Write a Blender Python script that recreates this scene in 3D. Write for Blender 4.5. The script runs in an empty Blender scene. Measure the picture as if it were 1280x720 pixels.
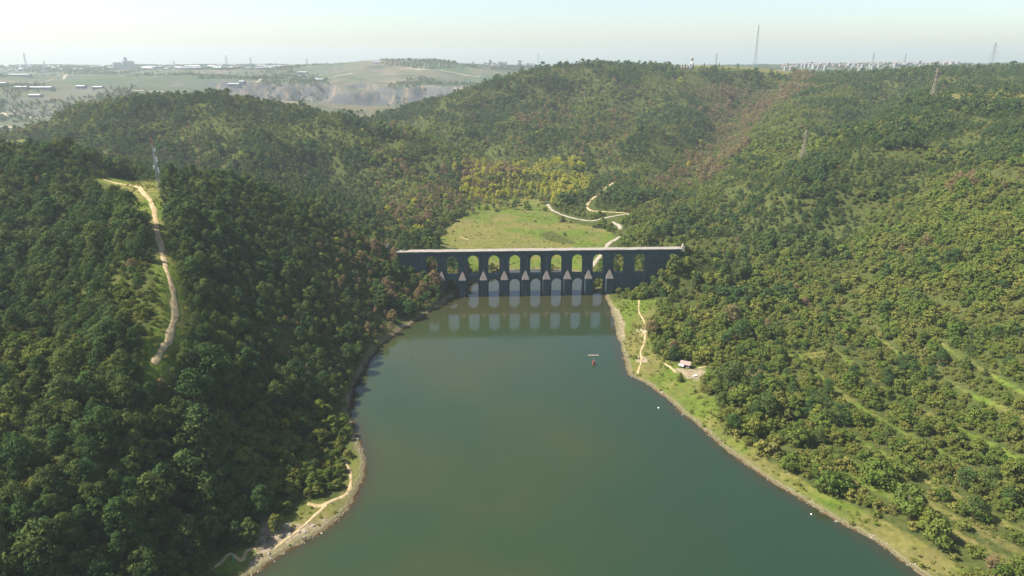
import bpy, bmesh, math, random
import numpy as np
from mathutils import Vector, Matrix

SEED = 7
rng = np.random.default_rng(SEED)
random.seed(SEED)
S = bpy.context.scene
ROOT = S.collection

# ------------------------------------------------------------------ camera
CAM_H = 216.0
PITCH = math.radians(18.5)
F = 1280 * 24.0 / 36.0
CP, SP = math.cos(PITCH), math.sin(PITCH)

cam = bpy.data.cameras.new('camera')
cam.lens = 24.0
cam.sensor_width = 36.0
cam.clip_start = 1.0
cam.clip_end = 60000.0
cam_o = bpy.data.objects.new('camera', cam)
cam_o.location = (0, 0, CAM_H)
cam_o.rotation_euler = (math.pi / 2 - PITCH, 0, 0)
ROOT.objects.link(cam_o)
S.camera = cam_o


def at(px, py, Y):
    """point seen at photo pixel (1280 x 720) at ground depth Y"""
    v = (360 - py) / F
    s = Y / (CP + v * SP)
    return np.array([(px - 640) / F * s, Y, CAM_H + s * (-SP + v * CP)])


def atz(px, py, z=0.0):
    v = (360 - py) / F
    s = (z - CAM_H) / (-SP + v * CP)
    return np.array([(px - 640) / F * s, s * (CP + v * SP), z])


def atx(px, Y, z):
    d = Y * CP + (CAM_H - z) * SP
    return np.array([(px - 640) / F * d, Y, z])


def proj(x, y, z):
    d = y * CP - (z - CAM_H) * SP
    u = y * SP + (z - CAM_H) * CP
    d = np.maximum(d, 1e-3)
    return 640 + F * x / d, 360 - F * u / d, d


# ------------------------------------------------------------------ numeric helpers
def hash2(i, j, s):
    n = (i.astype(np.int64) * 374761393 + j.astype(np.int64) * 668265263 + s * 2147483647) & 0xffffffff
    n = ((n ^ (n >> 13)) * 1274126177) & 0xffffffff
    return ((n ^ (n >> 16)) & 0xffff) / 65535.0


def vnoise(x, y, scale, s=0):
    x = np.asarray(x, float) / scale
    y = np.asarray(y, float) / scale
    i, j = np.floor(x), np.floor(y)
    fx, fy = x - i, y - j
    fx = fx * fx * (3 - 2 * fx)
    fy = fy * fy * (3 - 2 * fy)
    a, b = hash2(i, j, s), hash2(i + 1, j, s)
    c, d = hash2(i, j + 1, s), hash2(i + 1, j + 1, s)
    return (a * (1 - fx) + b * fx) * (1 - fy) + (c * (1 - fx) + d * fx) * fy


def fbm(x, y, scale, s=0, o=4):
    t, a, n = 0, 1.0, 0
    for k in range(o):
        t = t + a * vnoise(x, y, scale / 2 ** k, s + 17 * k)
        n += a
        a *= 0.5
    return t / n


def in_poly(x, y, P):
    r = np.zeros(np.shape(x), bool)
    n = len(P)
    for k in range(n):
        x0, y0 = P[k]
        x1, y1 = P[(k + 1) % n]
        if y0 == y1:
            continue
        c = ((y0 > y) != (y1 > y)) & (x < (x1 - x0) * (y - y0) / (y1 - y0) + x0)
        r ^= c
    return r


def dist_line(x, y, P, closed=False):
    d = np.full(np.shape(x), 1e9)
    n = len(P)
    for k in range(n if closed else n - 1):
        ax, ay = P[k]
        bx, by = P[(k + 1) % n]
        dx, dy = bx - ax, by - ay
        L = dx * dx + dy * dy + 1e-9
        t = np.clip(((x - ax) * dx + (y - ay) * dy) / L, 0, 1)
        d = np.minimum(d, np.hypot(x - ax - t * dx, y - ay - t * dy))
    return d


def smooth(a, b, x):
    t = np.clip((x - a) / (b - a), 0, 1)
    return t * t * (3 - 2 * t)


def densify(P, step):
    out = []
    for k in range(len(P) - 1):
        a, b = np.array(P[k], float), np.array(P[k + 1], float)
        n = max(1, int(np.linalg.norm(b - a) / step))
        for i in range(n):
            out.append(a + (b - a) * i / n)
    out.append(np.array(P[-1], float))
    return out


def spline(P, n=6):
    """Catmull-Rom through P"""
    P = [np.array(p, float) for p in P]
    Q = [2 * P[0] - P[1]] + P + [2 * P[-1] - P[-2]]
    out = []
    for k in range(1, len(Q) - 2):
        for i in range(n):
            t = i / n
            a, b, c, d = Q[k - 1], Q[k], Q[k + 1], Q[k + 2]
            out.append(0.5 * (2 * b + (c - a) * t + (2 * a - 5 * b + 4 * c - d) * t * t + (3 * b - a - 3 * c + d) * t ** 3))
    out.append(P[-1])
    return out


# ------------------------------------------------------------------ lake outline (photo shoreline on the water plane)
SH_R = [(757, 372), (763, 388), (770, 414), (776, 436), (779, 450), (785, 467), (807, 480), (826, 493), (841, 505),
        (866, 528), (894, 551), (924, 575), (957, 599), (996, 622), (1037, 646), (1070, 664), (1100, 683), (1147, 717), (1215, 765), (1300, 830)]
SH_L = [(200, 800), (262, 752), (318, 718), (352, 695), (372, 684), (400, 668), (424, 650), (440, 634), (449, 616), (457, 592), (456, 572),
        (450, 552), (443, 530), (438, 512), (440, 496), (446, 478), (458, 458), (464, 446), (478, 431), (497, 417), (512, 406), (530, 394), (548, 384), (566, 372)]
SH_B = [(576, 364), (584, 356), (592, 350), (601, 345), (612, 341), (640, 338), (680, 337), (712, 339), (728, 344), (735, 352), (738, 361), (750, 363), (757, 366)]
LAKE = [atz(*p)[:2] for p in spline(SH_L, 4) + spline(SH_B, 4) + spline(SH_R, 4)]
LAKE = [tuple(p) for p in LAKE] + [(320.0, 60.0), (250.0, -150.0), (-150.0, -150.0), (-230, 60.0)]


def lake_sd(x, y):
    """signed distance to the shore: positive on land; small ragged edge"""
    d = dist_line(x, y, LAKE, True)
    s = np.where(in_poly(x, y, LAKE), -d, d)
    return s + (fbm(x, y, 14, 5, 3) - 0.5) * 3.2


# ------------------------------------------------------------------ terrain control points
CT = []          # (x, y, z)


def cp(px, py, Y, tree=0.0):
    p = at(px, py, Y)
    CT.append((p[0], p[1], p[2] - tree))


def cz(px, Y, z):
    p = atx(px, Y, z)
    CT.append((p[0], p[1], z))


T = 8.0
# shoreline
for k, p in enumerate(SH_L + SH_B + SH_R):
    q = atz(*p)
    CT.append((q[0], q[1], 0.6))
# lake bed, so the spline stays down
for px, py in [(600, 420), (650, 500), (700, 600), (560, 520), (700, 400), (520, 650), (850, 650), (640, 720), (900, 720)]:
    q = atz(px, py)
    CT.append((q[0], q[1], -6))
# hill A, near left
for a in [(300, 225, 600), (250, 212, 590), (400, 262, 625), (480, 303, 640), (180, 222, 640), (100, 198, 650), (0, 182, 660), (-150, 175, 660)]:
    cp(*a, T)
for a in [(200, 236, 545), (165, 231, 570), (130, 225, 600), (197, 285, 470), (210, 340, 405), (218, 385, 365), (205, 440, 318)]:
    cp(*a, 0.5)
for a in [(0, 300, 470), (0, 400, 350), (0, 500, 285), (0, 600, 238), (0, 700, 200), (100, 300, 465), (100, 400, 350), (100, 500, 285),
          (100, 600, 240), (100, 700, 207), (-150, 400, 350), (-150, 600, 240), (-150, 750, 190), (160, 520, 280), (160, 620, 242),
          (300, 300, 505), (300, 370, 430), (300, 450, 365), (400, 330, 535), (400, 400, 455), (470, 350, 575), (500, 375, 570)]:
    cp(*a, T)
for px, py, zc, tr_ in [(280, 520, 40, T), (250, 600, 24, T), (225, 670, 17, T), (200, 710, 16, T), (380, 470, 27, T), (360, 540, 17, T), (350, 600, 11, 6), (300, 690, 2.5, 0), (330, 650, 4, 0), (275, 702, 3, 0), (400, 620, 4, 0), (428, 575, 7, 5), (425, 520, 10, T)]:
    q = atz(px, py, zc)
    CT.append((q[0], q[1], zc - tr_))
# ground right at the left abutment of the aqueduct
for a in [(500, 640, 37), (535, 640, 18), (560, 636, 6), (520, 690, 22), (470, 680, 34)]:
    cz(*a)
# valley behind A
for a in [(0, 900, 66), (150, 880, 70), (300, 860, 58), (-200, 900, 70), (420, 830, 38), (500, 790, 22)]:
    cz(*a)
# hill B
for a in [(150, 128, 1350), (200, 124, 1330), (300, 131, 1330), (400, 143, 1300), (80, 141, 1330), (38, 165, 1330), (470, 158, 1270), (510, 172, 1240), (560, 197, 1200), (600, 214, 1170),
          (640, 226, 1150), (120, 175, 1130), (220, 180, 1100), (330, 190, 1060), (400, 205, 1080), (450, 232, 1000), (500, 255, 930), (530, 280, 860), (470, 280, 800), (560, 235, 1040), (420, 250, 880)]:
    cp(*a, T * 0.9)
for a in [(0, 177, 1240), (20, 180, 1230), (-200, 180, 1250)]:
    cp(*a, 1)
# behind B (valley of the quarry)
for a in [(60, 1800, 48), (200, 1750, 70), (330, 1700, 82), (440, 1650, 66), (510, 1550, 52), (560, 1450, 40), (-150, 1800, 40), (620, 1330, 22)]:
    cz(*a)
# meadow, valley floor
for a in [(560, 300), (600, 285), (640, 270), (680, 265), (720, 285), (640, 300), (700, 300), (750, 300), (600, 320), (650, 320), (700, 320), (745, 325), (650, 333), (610, 262), (640, 250)]:
    q = atz(a[0], a[1], 1.0 + (338 - a[1]) * 0.06)
    CT.append(tuple(q))
for a in [(660, 240, 1110), (690, 232, 1150), (700, 222, 1200)]:
    cp(*a, 6)
# hill C
for a in [(800, 84, 2000), (750, 86, 1950), (700, 91, 1900), (660, 96, 1860), (620, 103, 1850), (590, 109, 1820), (560, 117, 1800), (520, 131, 1750), (490, 147, 1700), (850, 82, 2150), (1000, 94, 2150), (1040, 98, 2050),
          (700, 160, 1500), (640, 190, 1330), (740, 200, 1250), (760, 130, 1750), (650, 140, 1600), (580, 165, 1500), (700, 205, 1230), (540, 178, 1420), (720, 120, 1780), (600, 135, 1680),
          (840, 160, 1500), (845, 115, 1850), (900, 120, 1850), (820, 200, 1270), (780, 230, 1100)]:
    cp(*a, T * (1.2 if a[2] > 1690 else 0.9))
for a in [(870, 80, 2200), (950, 85, 2200), (910, 82, 2230), (985, 91, 2180)]:
    cp(*a, 4)
for a in [(460, 1950, 48), (490, 2000, 60), (520, 2050, 66), (560, 2080, 88), (600, 2150, 118), (640, 2200, 140), (700, 2350, 158), (750, 2450, 165), (800, 2500, 165), (1000, 2450, 165)]:
    cz(*a)
for a in [(505, 139, 1730), (540, 122, 1770), (575, 110, 1810)]:
    cp(*a, T * 1.1)
# the brown gully between C and D
for a in [(960, 130, 1800), (910, 170, 1480), (880, 205, 1220), (850, 240, 1050), (800, 262, 950)]:
    cp(*a, 5)
# hill D, right
for a in [(1100, 94, 1950), (1180, 92, 1850), (1280, 90, 1750), (1450, 80, 1700), (1090, 110, 1750), (1160, 128, 1250), (1280, 122, 1230), (1450, 115, 1200), (1220, 125, 1240),
          (1003, 200, 1000), (1040, 150, 1330), (1100, 200, 920), (1280, 200, 790), (1280, 160, 970), (1180, 165, 1020), (980, 240, 880), (1100, 260, 760), (1200, 250, 720), (1280, 300, 560), (1450, 250, 600),
          (1000, 300, 745), (1100, 330, 630), (1200, 340, 550), (900, 280, 830), (920, 330, 700), (860, 300, 755), (830, 340, 680)]:
    cp(*a, 6)
for a in [(1280, 400, 452), (1200, 420, 465), (1100, 400, 520), (1000, 380, 590), (930, 400, 590), (1000, 450, 500), (1100, 480, 440), (1200, 500, 395), (1280, 500, 374), (900, 440, 530), (1000, 520, 420),
          (1100, 560, 360), (1200, 580, 331), (1280, 600, 310), (1200, 650, 288), (1280, 680, 265), (1450, 600, 270), (1450, 400, 410), (950, 500, 452)]:
    cp(*a, 4)
for a in [(857, 460, 512), (800, 420, 575), (800, 455, 528), (790, 380, 640)]:
    cp(*a, 0.5)
for a in [(850, 650, 36), (815, 645, 20), (790, 643, 9), (770, 640, 3.0)]:
    cz(*a)
# behind C/D
for a in [(700, 2600, 130), (900, 2900, 140), (1050, 2900, 130), (1200, 2600, 150), (1400, 2500, 170), (560, 2400, 70), (800, 3200, 140)]:
    cz(*a)
# far plateau
for a in [(0, 150, 2000), (60, 125, 2450), (140, 112, 2700), (0, 128, 2450), (0, 116, 2600), (100, 104, 3200), (0, 104, 3200), (200, 100, 3500), (300, 98, 3600), (0, 92, 4600), (100, 90, 4700),
          (200, 90, 4600), (300, 92, 4400), (0, 83, 6500), (150, 83, 6200), (300, 82, 6200), (-200, 85, 6000), (-200, 110, 2900), (-200, 95, 4300), (390, 84, 5600), (370, 95, 4200), 
          (470, 99, 3650), (400, 101, 3650), (540, 100, 3650), (590, 105, 3600), (470, 127, 2900), (390, 128, 2700), (420, 135, 2200), (480, 132, 2350), (560, 112, 3200),
          (620, 84, 5200), (700, 84, 6500), (640, 90, 4600), (760, 84, 6500), (350, 122, 2550), (250, 118, 2650), (200, 112, 2900), (310, 112, 2900)]:
    cp(*a)
for a in [(480, 79.5, 4300), (450, 80.5, 4300), (520, 80, 4300), (560, 82, 4300), (490, 88, 4000), (540, 93, 3850), (600, 100, 3700)]:
    cp(*a)
for a in [(1000, 82, 5600), (1100, 81, 5600), (1200, 82, 5000), (1280, 84, 4200), (1450, 82, 4200), (1050, 88, 4600), (1000, 86, 4900)]:
    cp(*a)
for px in (-400, 0, 320, 640, 960, 1280, 1700):
    cz(px, 9000, 118)
    cz(px, 15000, 40)
for px, Y, z in [(-900, 400, 90), (-900, 200, 60), (2100, 400, 60), (2100, 200, 40), (-800, 900, 80), (-600, 1800, 80), (-600, 3000, 120), (1800, 900, 150), (1800, 1800, 190), (1800, 3000, 170), (-500, 60, 25), (2000, 60, 30)]:
    cz(px, Y, z)
CT = np.array(CT)


def warp(x, y):
    q = y + 260.0
    return np.stack([x / q * 1.0, np.log(q)], -1)


CW = warp(CT[:, 0], CT[:, 1])


def tps(r2):
    return np.where(r2 > 1e-12, 0.5 * r2 * np.log(np.maximum(r2, 1e-12)), 0.0)


N = len(CT)
Kmat = tps(((CW[:, None] - CW[None]) ** 2).sum(-1)) + np.eye(N) * 2e-4
Pm = np.concatenate([np.ones((N, 1)), CW], 1)
A = np.zeros((N + 3, N + 3))
A[:N, :N] = Kmat
A[:N, N:] = Pm
A[N:, :N] = Pm.T
WT = np.linalg.solve(A, np.concatenate([CT[:, 2], np.zeros(3)]))


GULLY = []
for pts, dep, wid in (([(722, 108, 1850), (700, 140, 1650), (680, 175, 1430), (665, 205, 1260)], 24, 55), ([(800, 118, 1780), (778, 160, 1560), (750, 200, 1330), (722, 228, 1180)], 26, 55),
                      ([(945, 108, 1950), (912, 140, 1680), (885, 180, 1380), (858, 222, 1130), (812, 255, 980)], 30, 65), ([(1120, 112, 1750), (1050, 155, 1320), (970, 205, 1030), (905, 255, 900)], 20, 50),
                      ([(640, 120, 1720), (615, 150, 1580), (600, 180, 1430)], 20, 50), ([(330, 150, 1250), (400, 190, 1100), (470, 235, 980), (530, 278, 870)], 20, 45), ([(480, 170, 1220), (530, 205, 1130), (585, 235, 1060)], 16, 40),
                      ([(200, 150, 1220), (230, 185, 1090), (260, 215, 980)], 18, 45), ([(1230, 165, 930), (1120, 225, 800), (1010, 285, 740), (930, 330, 680)], 14, 40)):
    GULLY.append(([tuple(at(*p)[:2]) for p in pts], dep, wid))


def rbf(x, y):
    x = np.asarray(x, float)
    sh = x.shape
    x = x.ravel()
    y = np.asarray(y, float).ravel()
    out = np.empty(len(x))
    for k in range(0, len(x), 40000):
        w = warp(x[k:k + 40000], y[k:k + 40000])
        r2 = ((w[:, None] - CW[None]) ** 2).sum(-1)
        out[k:k + 40000] = tps(r2) @ WT[:N] + WT[N] + w @ WT[N + 1:]
    return out.reshape(sh)


def height(x, y):
    x = np.asarray(x, float)
    y = np.asarray(y, float)
    z = rbf(x, y)
    sd = lake_sd(x, y)
    far = smooth(900, 2600, y)
    rel = smooth(4, 60, sd)
    z = z + rel * ((fbm(x, y, 90, 3, 4) - 0.5) * 7 + (fbm(x, y, 420, 9, 3) - 0.5) * (6 + 14 * far))
    rg = 1 - np.abs(2 * fbm(x, y, 300, 23, 3) - 1)
    z = z + smooth(800, 1100, y) * (1 - far) * smooth(8, 40, z) * (rg - 0.80) * 46 * (1 - 0.7 * smooth(1600, 1900, y))
    rf = 1 - np.abs(2 * fbm(x, y * 1.5, 900, 67, 4) - 1)
    z = z + smooth(2300, 3000, y) * (1 - smooth(4200, 5200, y)) * (rf - 0.72) * 70
    for P_, dep, wid in GULLY:
        dg_ = dist_line(x, y, P_)
        z = z - dep * np.exp(-(dg_ / wid) ** 2) * smooth(6, 40, z) + dep * 0.35 * np.exp(-((dg_ - 2.3 * wid) / wid) ** 2) * smooth(15, 50, z)
    # quarry faces far behind the second hill
    u = x / (y + 260.0)
    qm = smooth(-0.42, -0.34, u) * (1 - smooth(-0.09, -0.05, u))
    yc = 3250 + (fbm(x, y, 260, 31, 3) - 0.5) * 420
    z = z - qm * 58 * (1 - smooth(yc - 50, yc + 25, y)) * smooth(2350, 3000, y)
    qm2 = (1 - smooth(-0.56, -0.50, u))
    for yq, hq in ((2150, 18), (2420, 22), (2700, 24)):
        yc = yq + (fbm(x, y, 300, yq, 3) - 0.5) * 260
        z = z - qm2 * hq * (1 - smooth(yc - 45, yc + 30, y)) * smooth(1700, 2100, y) * 0.6
    # land above the water
    land = np.maximum(z, np.minimum(0.12 * sd, 4.0) + 0.05)
    land = np.minimum(land, 0.15 + np.maximum(sd, 0) * 0.85)
    bed = np.maximum(sd * 0.30, -7.0)
    return np.where(sd > 0, land, bed)


def grow(a, b, s0, g, smax):
    out = [a]
    s = s0
    while out[-1] < b:
        out.append(out[-1] + s)
        s = min(s * g, smax)
    return out


GY = np.array(list(np.arange(-140, 120, 12.0)) + list(np.arange(120, 760, 3.4)) + grow(760, 2600, 3.8, 1.011, 13) + grow(2615, 5200, 15, 1.02, 34)[0:] + grow(5250, 16000, 50, 1.06, 500))
gxp = list(np.arange(0, 430, 3.4)) + grow(430, 9000, 3.6, 1.024, 400)
GX = np.array([-v for v in gxp[:0:-1]] + gxp)
MX, MY = np.meshgrid(GX, GY)
MZ = height(MX, MY)


def zat(x, y):
    """terrain height as meshed (bilinear on the grid)"""
    x = np.asarray(x, float)
    y = np.asarray(y, float)
    i = np.clip(np.searchsorted(GX, x) - 1, 0, len(GX) - 2)
    j = np.clip(np.searchsorted(GY, y) - 1, 0, len(GY) - 2)
    fx = np.clip((x - GX[i]) / (GX[i + 1] - GX[i]), 0, 1)
    fy = np.clip((y - GY[j]) / (GY[j + 1] - GY[j]), 0, 1)
    return (MZ[j, i] * (1 - fx) + MZ[j, i + 1] * fx) * (1 - fy) + (MZ[j + 1, i] * (1 - fx) + MZ[j + 1, i + 1] * fx) * fy


TS = np.concatenate([np.arange(120, 900, 1.0), np.arange(900, 3000, 3.0), np.arange(3000, 12000, 12.0)])


def hit(px, py, lift=0.0, ymin=0):
    """first ground point seen at a photo pixel"""
    v = (360 - py) / F
    s = TS / (CP + v * SP)
    x, z = (px - 640) / F * s, CAM_H + s * (-SP + v * CP)
    g = np.maximum(zat(x, TS), 0) + lift
    k = np.nonzero((z < g) & (TS > ymin))[0]
    if not len(k):
        return None
    k = k[0]
    return np.array([x[k], TS[k], float(zat(x[k], TS[k]))])


def hits(P, **kw):
    return [h for h in (hit(*p, **kw) for p in P) if h is not None]


def visible(x, y, z, eyes=((0, 0, CAM_H),), tol=3.0):
    """is a point at (x,y,z) above the bare terrain as seen from an eye"""
    vis = np.zeros(np.shape(x), bool)
    ts = np.linspace(0.08, 0.985, 90)
    for e in eyes:
        ok = np.ones(np.shape(x), bool)
        for t in ts:
            xx, yy, zz = e[0] + (x - e[0]) * t, e[1] + (y - e[1]) * t, e[2] + (z - e[2]) * t
            ok &= zz > zat(xx, yy) - tol
        vis |= ok
    return vis


# ------------------------------------------------------------------ object helpers
def tag(o, label=None, cat=None, group=None, kind=None):
    if label:
        o['label'] = label
    if cat:
        o['category'] = cat
    if group:
        o['group'] = group
    if kind:
        o['kind'] = kind
    return o


def link(o, parent=None, col=None):
    (col or ROOT).objects.link(o)
    if parent is not None:
        o.parent = parent
    return o


def empty(name, loc, rz=0.0, label=None, cat=None, group=None):
    o = bpy.data.objects.new(name, None)
    o.empty_display_size = 0.5
    o.location = loc
    o.rotation_euler = (0, 0, rz)
    link(o)
    return tag(o, label, cat, group)


def mesh_obj(name, verts, faces, mats, parent=None, fm=None, smooth_=False, loc=None):
    m = bpy.data.meshes.new(name)
    m.from_pydata([tuple(v) for v in verts], [], [tuple(f) for f in faces])
    for mm in (mats if isinstance(mats, (list, tuple)) else [mats]):
        m.materials.append(mm)
    if fm is not None:
        m.polygons.foreach_set('material_index', np.asarray(fm, np.int32))
    if smooth_:
        m.polygons.foreach_set('use_smooth', np.ones(len(m.polygons), bool))
    m.update()
    o = bpy.data.objects.new(name, m)
    link(o, parent)
    if loc is not None:
        o.location = loc
    return o


class MB:
    """collects boxes and bars into one mesh"""

    def __init__(self):
        self.v, self.f, self.m = [], [], []

    def add(self, v, f, m=0):
        b = len(self.v)
        self.v += [tuple(p) for p in v]
        self.f += [tuple(i + b for i in q) for q in f]
        self.m += [m] * len(f)

    def box(self, x0, x1, y0, y1, z0, z1, m=0):
        self.add([(x0, y0, z0), (x1, y0, z0), (x1, y1, z0), (x0, y1, z0), (x0, y0, z1), (x1, y0, z1), (x1, y1, z1), (x0, y1, z1)],
                 [(0, 3, 2, 1), (4, 5, 6, 7), (0, 1, 5, 4), (1, 2, 6, 5), (2, 3, 7, 6), (3, 0, 4, 7)], m)

    def bar(self, a, b, w, m=0):
        a, b = np.array(a, float), np.array(b, float)
        d = (b - a) / np.linalg.norm(b - a)
        u = np.cross(d, (0, 0, 1) if abs(d[2]) < 0.9 else (1, 0, 0))
        u /= np.linalg.norm(u)
        t = np.cross(d, u)
        h = w / 2
        c = [(-h, -h), (h, -h), (h, h), (-h, h)]
        self.add([a + u * p + t * q for p, q in c] + [b + u * p + t * q for p, q in c],
                 [(0, 3, 2, 1), (4, 5, 6, 7), (0, 1, 5, 4), (1, 2, 6, 5), (2, 3, 7, 6), (3, 0, 4, 7)], m)

    def cone(self, c, r0, r1, h, n=12, m=0):
        ring = [(c[0] + r0 * math.cos(6.2832 * k / n), c[1] + r0 * math.sin(6.2832 * k / n), c[2]) for k in range(n)]
        top = [(c[0] + r1 * math.cos(6.2832 * k / n), c[1] + r1 * math.sin(6.2832 * k / n), c[2] + h) for k in range(n)]
        self.add(ring + top, [(k, (k + 1) % n, n + (k + 1) % n, n + k) for k in range(n)] + [tuple(range(n - 1, -1, -1)), tuple(range(n, 2 * n))], m)

    def build(self, name, mats, parent=None, **kw):
        return mesh_obj(name, self.v, self.f, mats, parent, fm=self.m, **kw)


# ------------------------------------------------------------------ materials
def new_mat(name):
    m = bpy.data.materials.new(name)
    m.use_nodes = True
    nt = m.node_tree
    nt.nodes.clear()
    out = nt.nodes.new('ShaderNodeOutputMaterial')
    return m, nt, out


def nd(nt, t, **kw):
    n = nt.nodes.new(t)
    for k, v in kw.items():
        if k.startswith('i_'):
            n.inputs[k[2:].replace('_', ' ')].default_value = v
        else:
            setattr(n, k, v)
    return n


def ramp(nt, fac, stops):
    r = nd(nt, 'ShaderNodeValToRGB')
    e = r.color_ramp.elements
    while len(e) < len(stops):
        e.new(0.5)
    for k, (p, c) in enumerate(stops):
        e[k].position = p
        e[k].color = (*c, 1)
    nt.links.new(fac, r.inputs['Fac'])
    return r.outputs['Color']


def mix(nt, fac, a, b, mode='MIX'):
    n = nd(nt, 'ShaderNodeMix', data_type='RGBA', blend_type=mode)
    for s, v in ((n.inputs[0], fac), (n.inputs[6], a), (n.inputs[7], b)):
        if isinstance(v, (int, float)):
            s.default_value = v
        elif isinstance(v, tuple):
            s.default_value = (*v, 1)
        else:
            nt.links.new(v, s)
    return n.outputs[2]


def noise(nt, scale, detail=4, rough=0.55, vec=None, dist=0.0):
    n = nd(nt, 'ShaderNodeTexNoise')
    n.inputs['Scale'].default_value = scale
    n.inputs['Detail'].default_value = detail
    n.inputs['Roughness'].default_value = rough
    n.inputs['Distortion'].default_value = dist
    if vec is not None:
        nt.links.new(vec, n.inputs['Vector'])
    return n.outputs['Fac']


def mapr(nt, v, a, b, c=0.0, d=1.0):
    n = nd(nt, 'ShaderNodeMapRange')
    n.inputs[1].default_value, n.inputs[2].default_value, n.inputs[3].default_value, n.inputs[4].default_value = a, b, c, d
    nt.links.new(v, n.inputs[0])
    return n.outputs[0]


def simple(name, col, rough=0.7, var=0.25, scale=1.0, metal=0.0, bump=0.0):
    m, nt, out = new_mat(name)
    geo = nd(nt, 'ShaderNodeNewGeometry')
    f = noise(nt, scale, 4, 0.6, geo.outputs['Position'])
    c = mix(nt, f, tuple(v * (1 - var) for v in col), tuple(min(1, v * (1 + var)) for v in col))
    b = nd(nt, 'ShaderNodeBsdfPrincipled')
    nt.links.new(c, b.inputs['Base Color'])
    b.inputs['Roughness'].default_value = rough
    b.inputs['Metallic'].default_value = metal
    if bump:
        bn = nd(nt, 'ShaderNodeBump')
        bn.inputs['Strength'].default_value = bump
        bn.inputs['Distance'].default_value = 0.3
        nt.links.new(f, bn.inputs['Height'])
        nt.links.new(bn.outputs[0], b.inputs['Normal'])
    nt.links.new(b.outputs[0], out.inputs['Surface'])
    return m


def leaf_mat(name, cols, transl=0.18):
    """per tree colour from the object's own random number, per leaf spray colour from a noise in the tree's own space"""
    m, nt, out = new_mat(name)
    oi = nd(nt, 'ShaderNodeObjectInfo')
    n = len(cols)
    base = ramp(nt, oi.outputs['Random'], [(k / (n - 1), c) for k, c in enumerate(cols)])
    tc = nd(nt, 'ShaderNodeTexCoord')
    f = noise(nt, 0.55, 3, 0.6, tc.outputs['Object'])
    c = mix(nt, mapr(nt, f, 0.3, 0.7), mix(nt, 1.0, base, (0.72, 0.74, 0.72), 'MULTIPLY'), mix(nt, 1.0, base, (1.32, 1.26, 1.15), 'MULTIPLY'))
    d = nd(nt, 'ShaderNodeBsdfDiffuse')
    t = nd(nt, 'ShaderNodeBsdfTranslucent')
    nt.links.new(c, d.inputs['Color'])
    nt.links.new(c, t.inputs['Color'])
    mx = nd(nt, 'ShaderNodeMixShader')
    mx.inputs[0].default_value = transl
    nt.links.new(d.outputs[0], mx.inputs[1])
    nt.links.new(t.outputs[0], mx.inputs[2])
    nt.links.new(mx.outputs[0], out.inputs['Surface'])
    return m


M = {}
M['pine'] = leaf_mat('pine_needles', [(0.044, 0.082, 0.028), (0.056, 0.098, 0.030), (0.072, 0.108, 0.032), (0.104, 0.130, 0.036), (0.046, 0.090, 0.034)], 0.25)
M['oak'] = leaf_mat('olive_leaves', [(0.082, 0.128, 0.027), (0.112, 0.152, 0.031), (0.140, 0.152, 0.036), (0.090, 0.140, 0.029), (0.165, 0.180, 0.037), (0.120, 0.130, 0.036)], 0.28)
M['bare'] = leaf_mat('budding_twigs', [(0.190, 0.138, 0.068), (0.220, 0.156, 0.084), (0.200, 0.156, 0.074), (0.170, 0.144, 0.066)], 0.25)
M['spring'] = leaf_mat('spring_leaves', [(0.320, 0.325, 0.040), (0.370, 0.350, 0.050), (0.270, 0.300, 0.042), (0.380, 0.325, 0.055)], 0.4)
M['shrub'] = leaf_mat('shrub_leaves', [(0.125, 0.155, 0.034), (0.170, 0.180, 0.044), (0.150, 0.146, 0.046), (0.205, 0.200, 0.050)], 0.25)
M['herb'] = leaf_mat('herb_leaves', [(0.150, 0.200, 0.030), (0.200, 0.220, 0.045), (0.240, 0.215, 0.075), (0.130, 0.190, 0.028)], 0.4)
M['bark'] = simple('bark', (0.11, 0.085, 0.06), 0.9, 0.4, 2.0)
M['steel_grey'] = simple('galvanised_steel', (0.36, 0.37, 0.37), 0.5, 0.15, 1.0, 0.3)
M['steel_rust'] = simple('weathered_steel', (0.34, 0.26, 0.20), 0.7, 0.25, 0.8)
M['mast_red'] = simple('red_mast_paint', (0.40, 0.13, 0.08), 0.6, 0.2)
M['white'] = simple('white_paint', (0.78, 0.77, 0.74), 0.6, 0.06)
M['concrete'] = simple('concrete', (0.30, 0.295, 0.285), 0.8, 0.2, 0.1)
M['render_wall'] = simple('hazy_render', (0.27, 0.265, 0.255), 0.8, 0.35, 0.02)
M['roof_tile'] = simple('faded_roof_tiles', (0.26, 0.185, 0.15), 0.8, 0.35, 1.5)
M['sheet_roof'] = simple('sheet_roof', (0.40, 0.41, 0.42), 0.7, 0.25, 0.05)
M['dark'] = simple('dark_opening', (0.05, 0.055, 0.06), 0.4, 0.2)
M['rock'] = simple('shore_rock', (0.20, 0.175, 0.13), 0.9, 0.4, 0.9, 0, 0.6)
M['pale_stone'] = simple('pale_ruin_stone', (0.55, 0.48, 0.37), 0.9, 0.25, 1.5, 0, 0.5)
M['timber'] = simple('weathered_timber', (0.34, 0.27, 0.19), 0.8, 0.3, 2.0)
M['green_cloth'] = simple('green_cloth', (0.02, 0.22, 0.11), 0.8, 0.2, 2.0)
M['red_plastic'] = simple('red_float', (0.22, 0.05, 0.04), 0.5, 0.2)
M['skin'] = simple('skin', (0.45, 0.28, 0.19), 0.6, 0.05)
M['cloth_dark'] = simple('dark_clothes', (0.03, 0.035, 0.05), 0.9, 0.2)
M['cloth_light'] = simple('pale_clothes', (0.62, 0.62, 0.62), 0.9, 0.1)
M['cloth_red'] = simple('red_clothes', (0.35, 0.06, 0.06), 0.9, 0.1)


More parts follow.
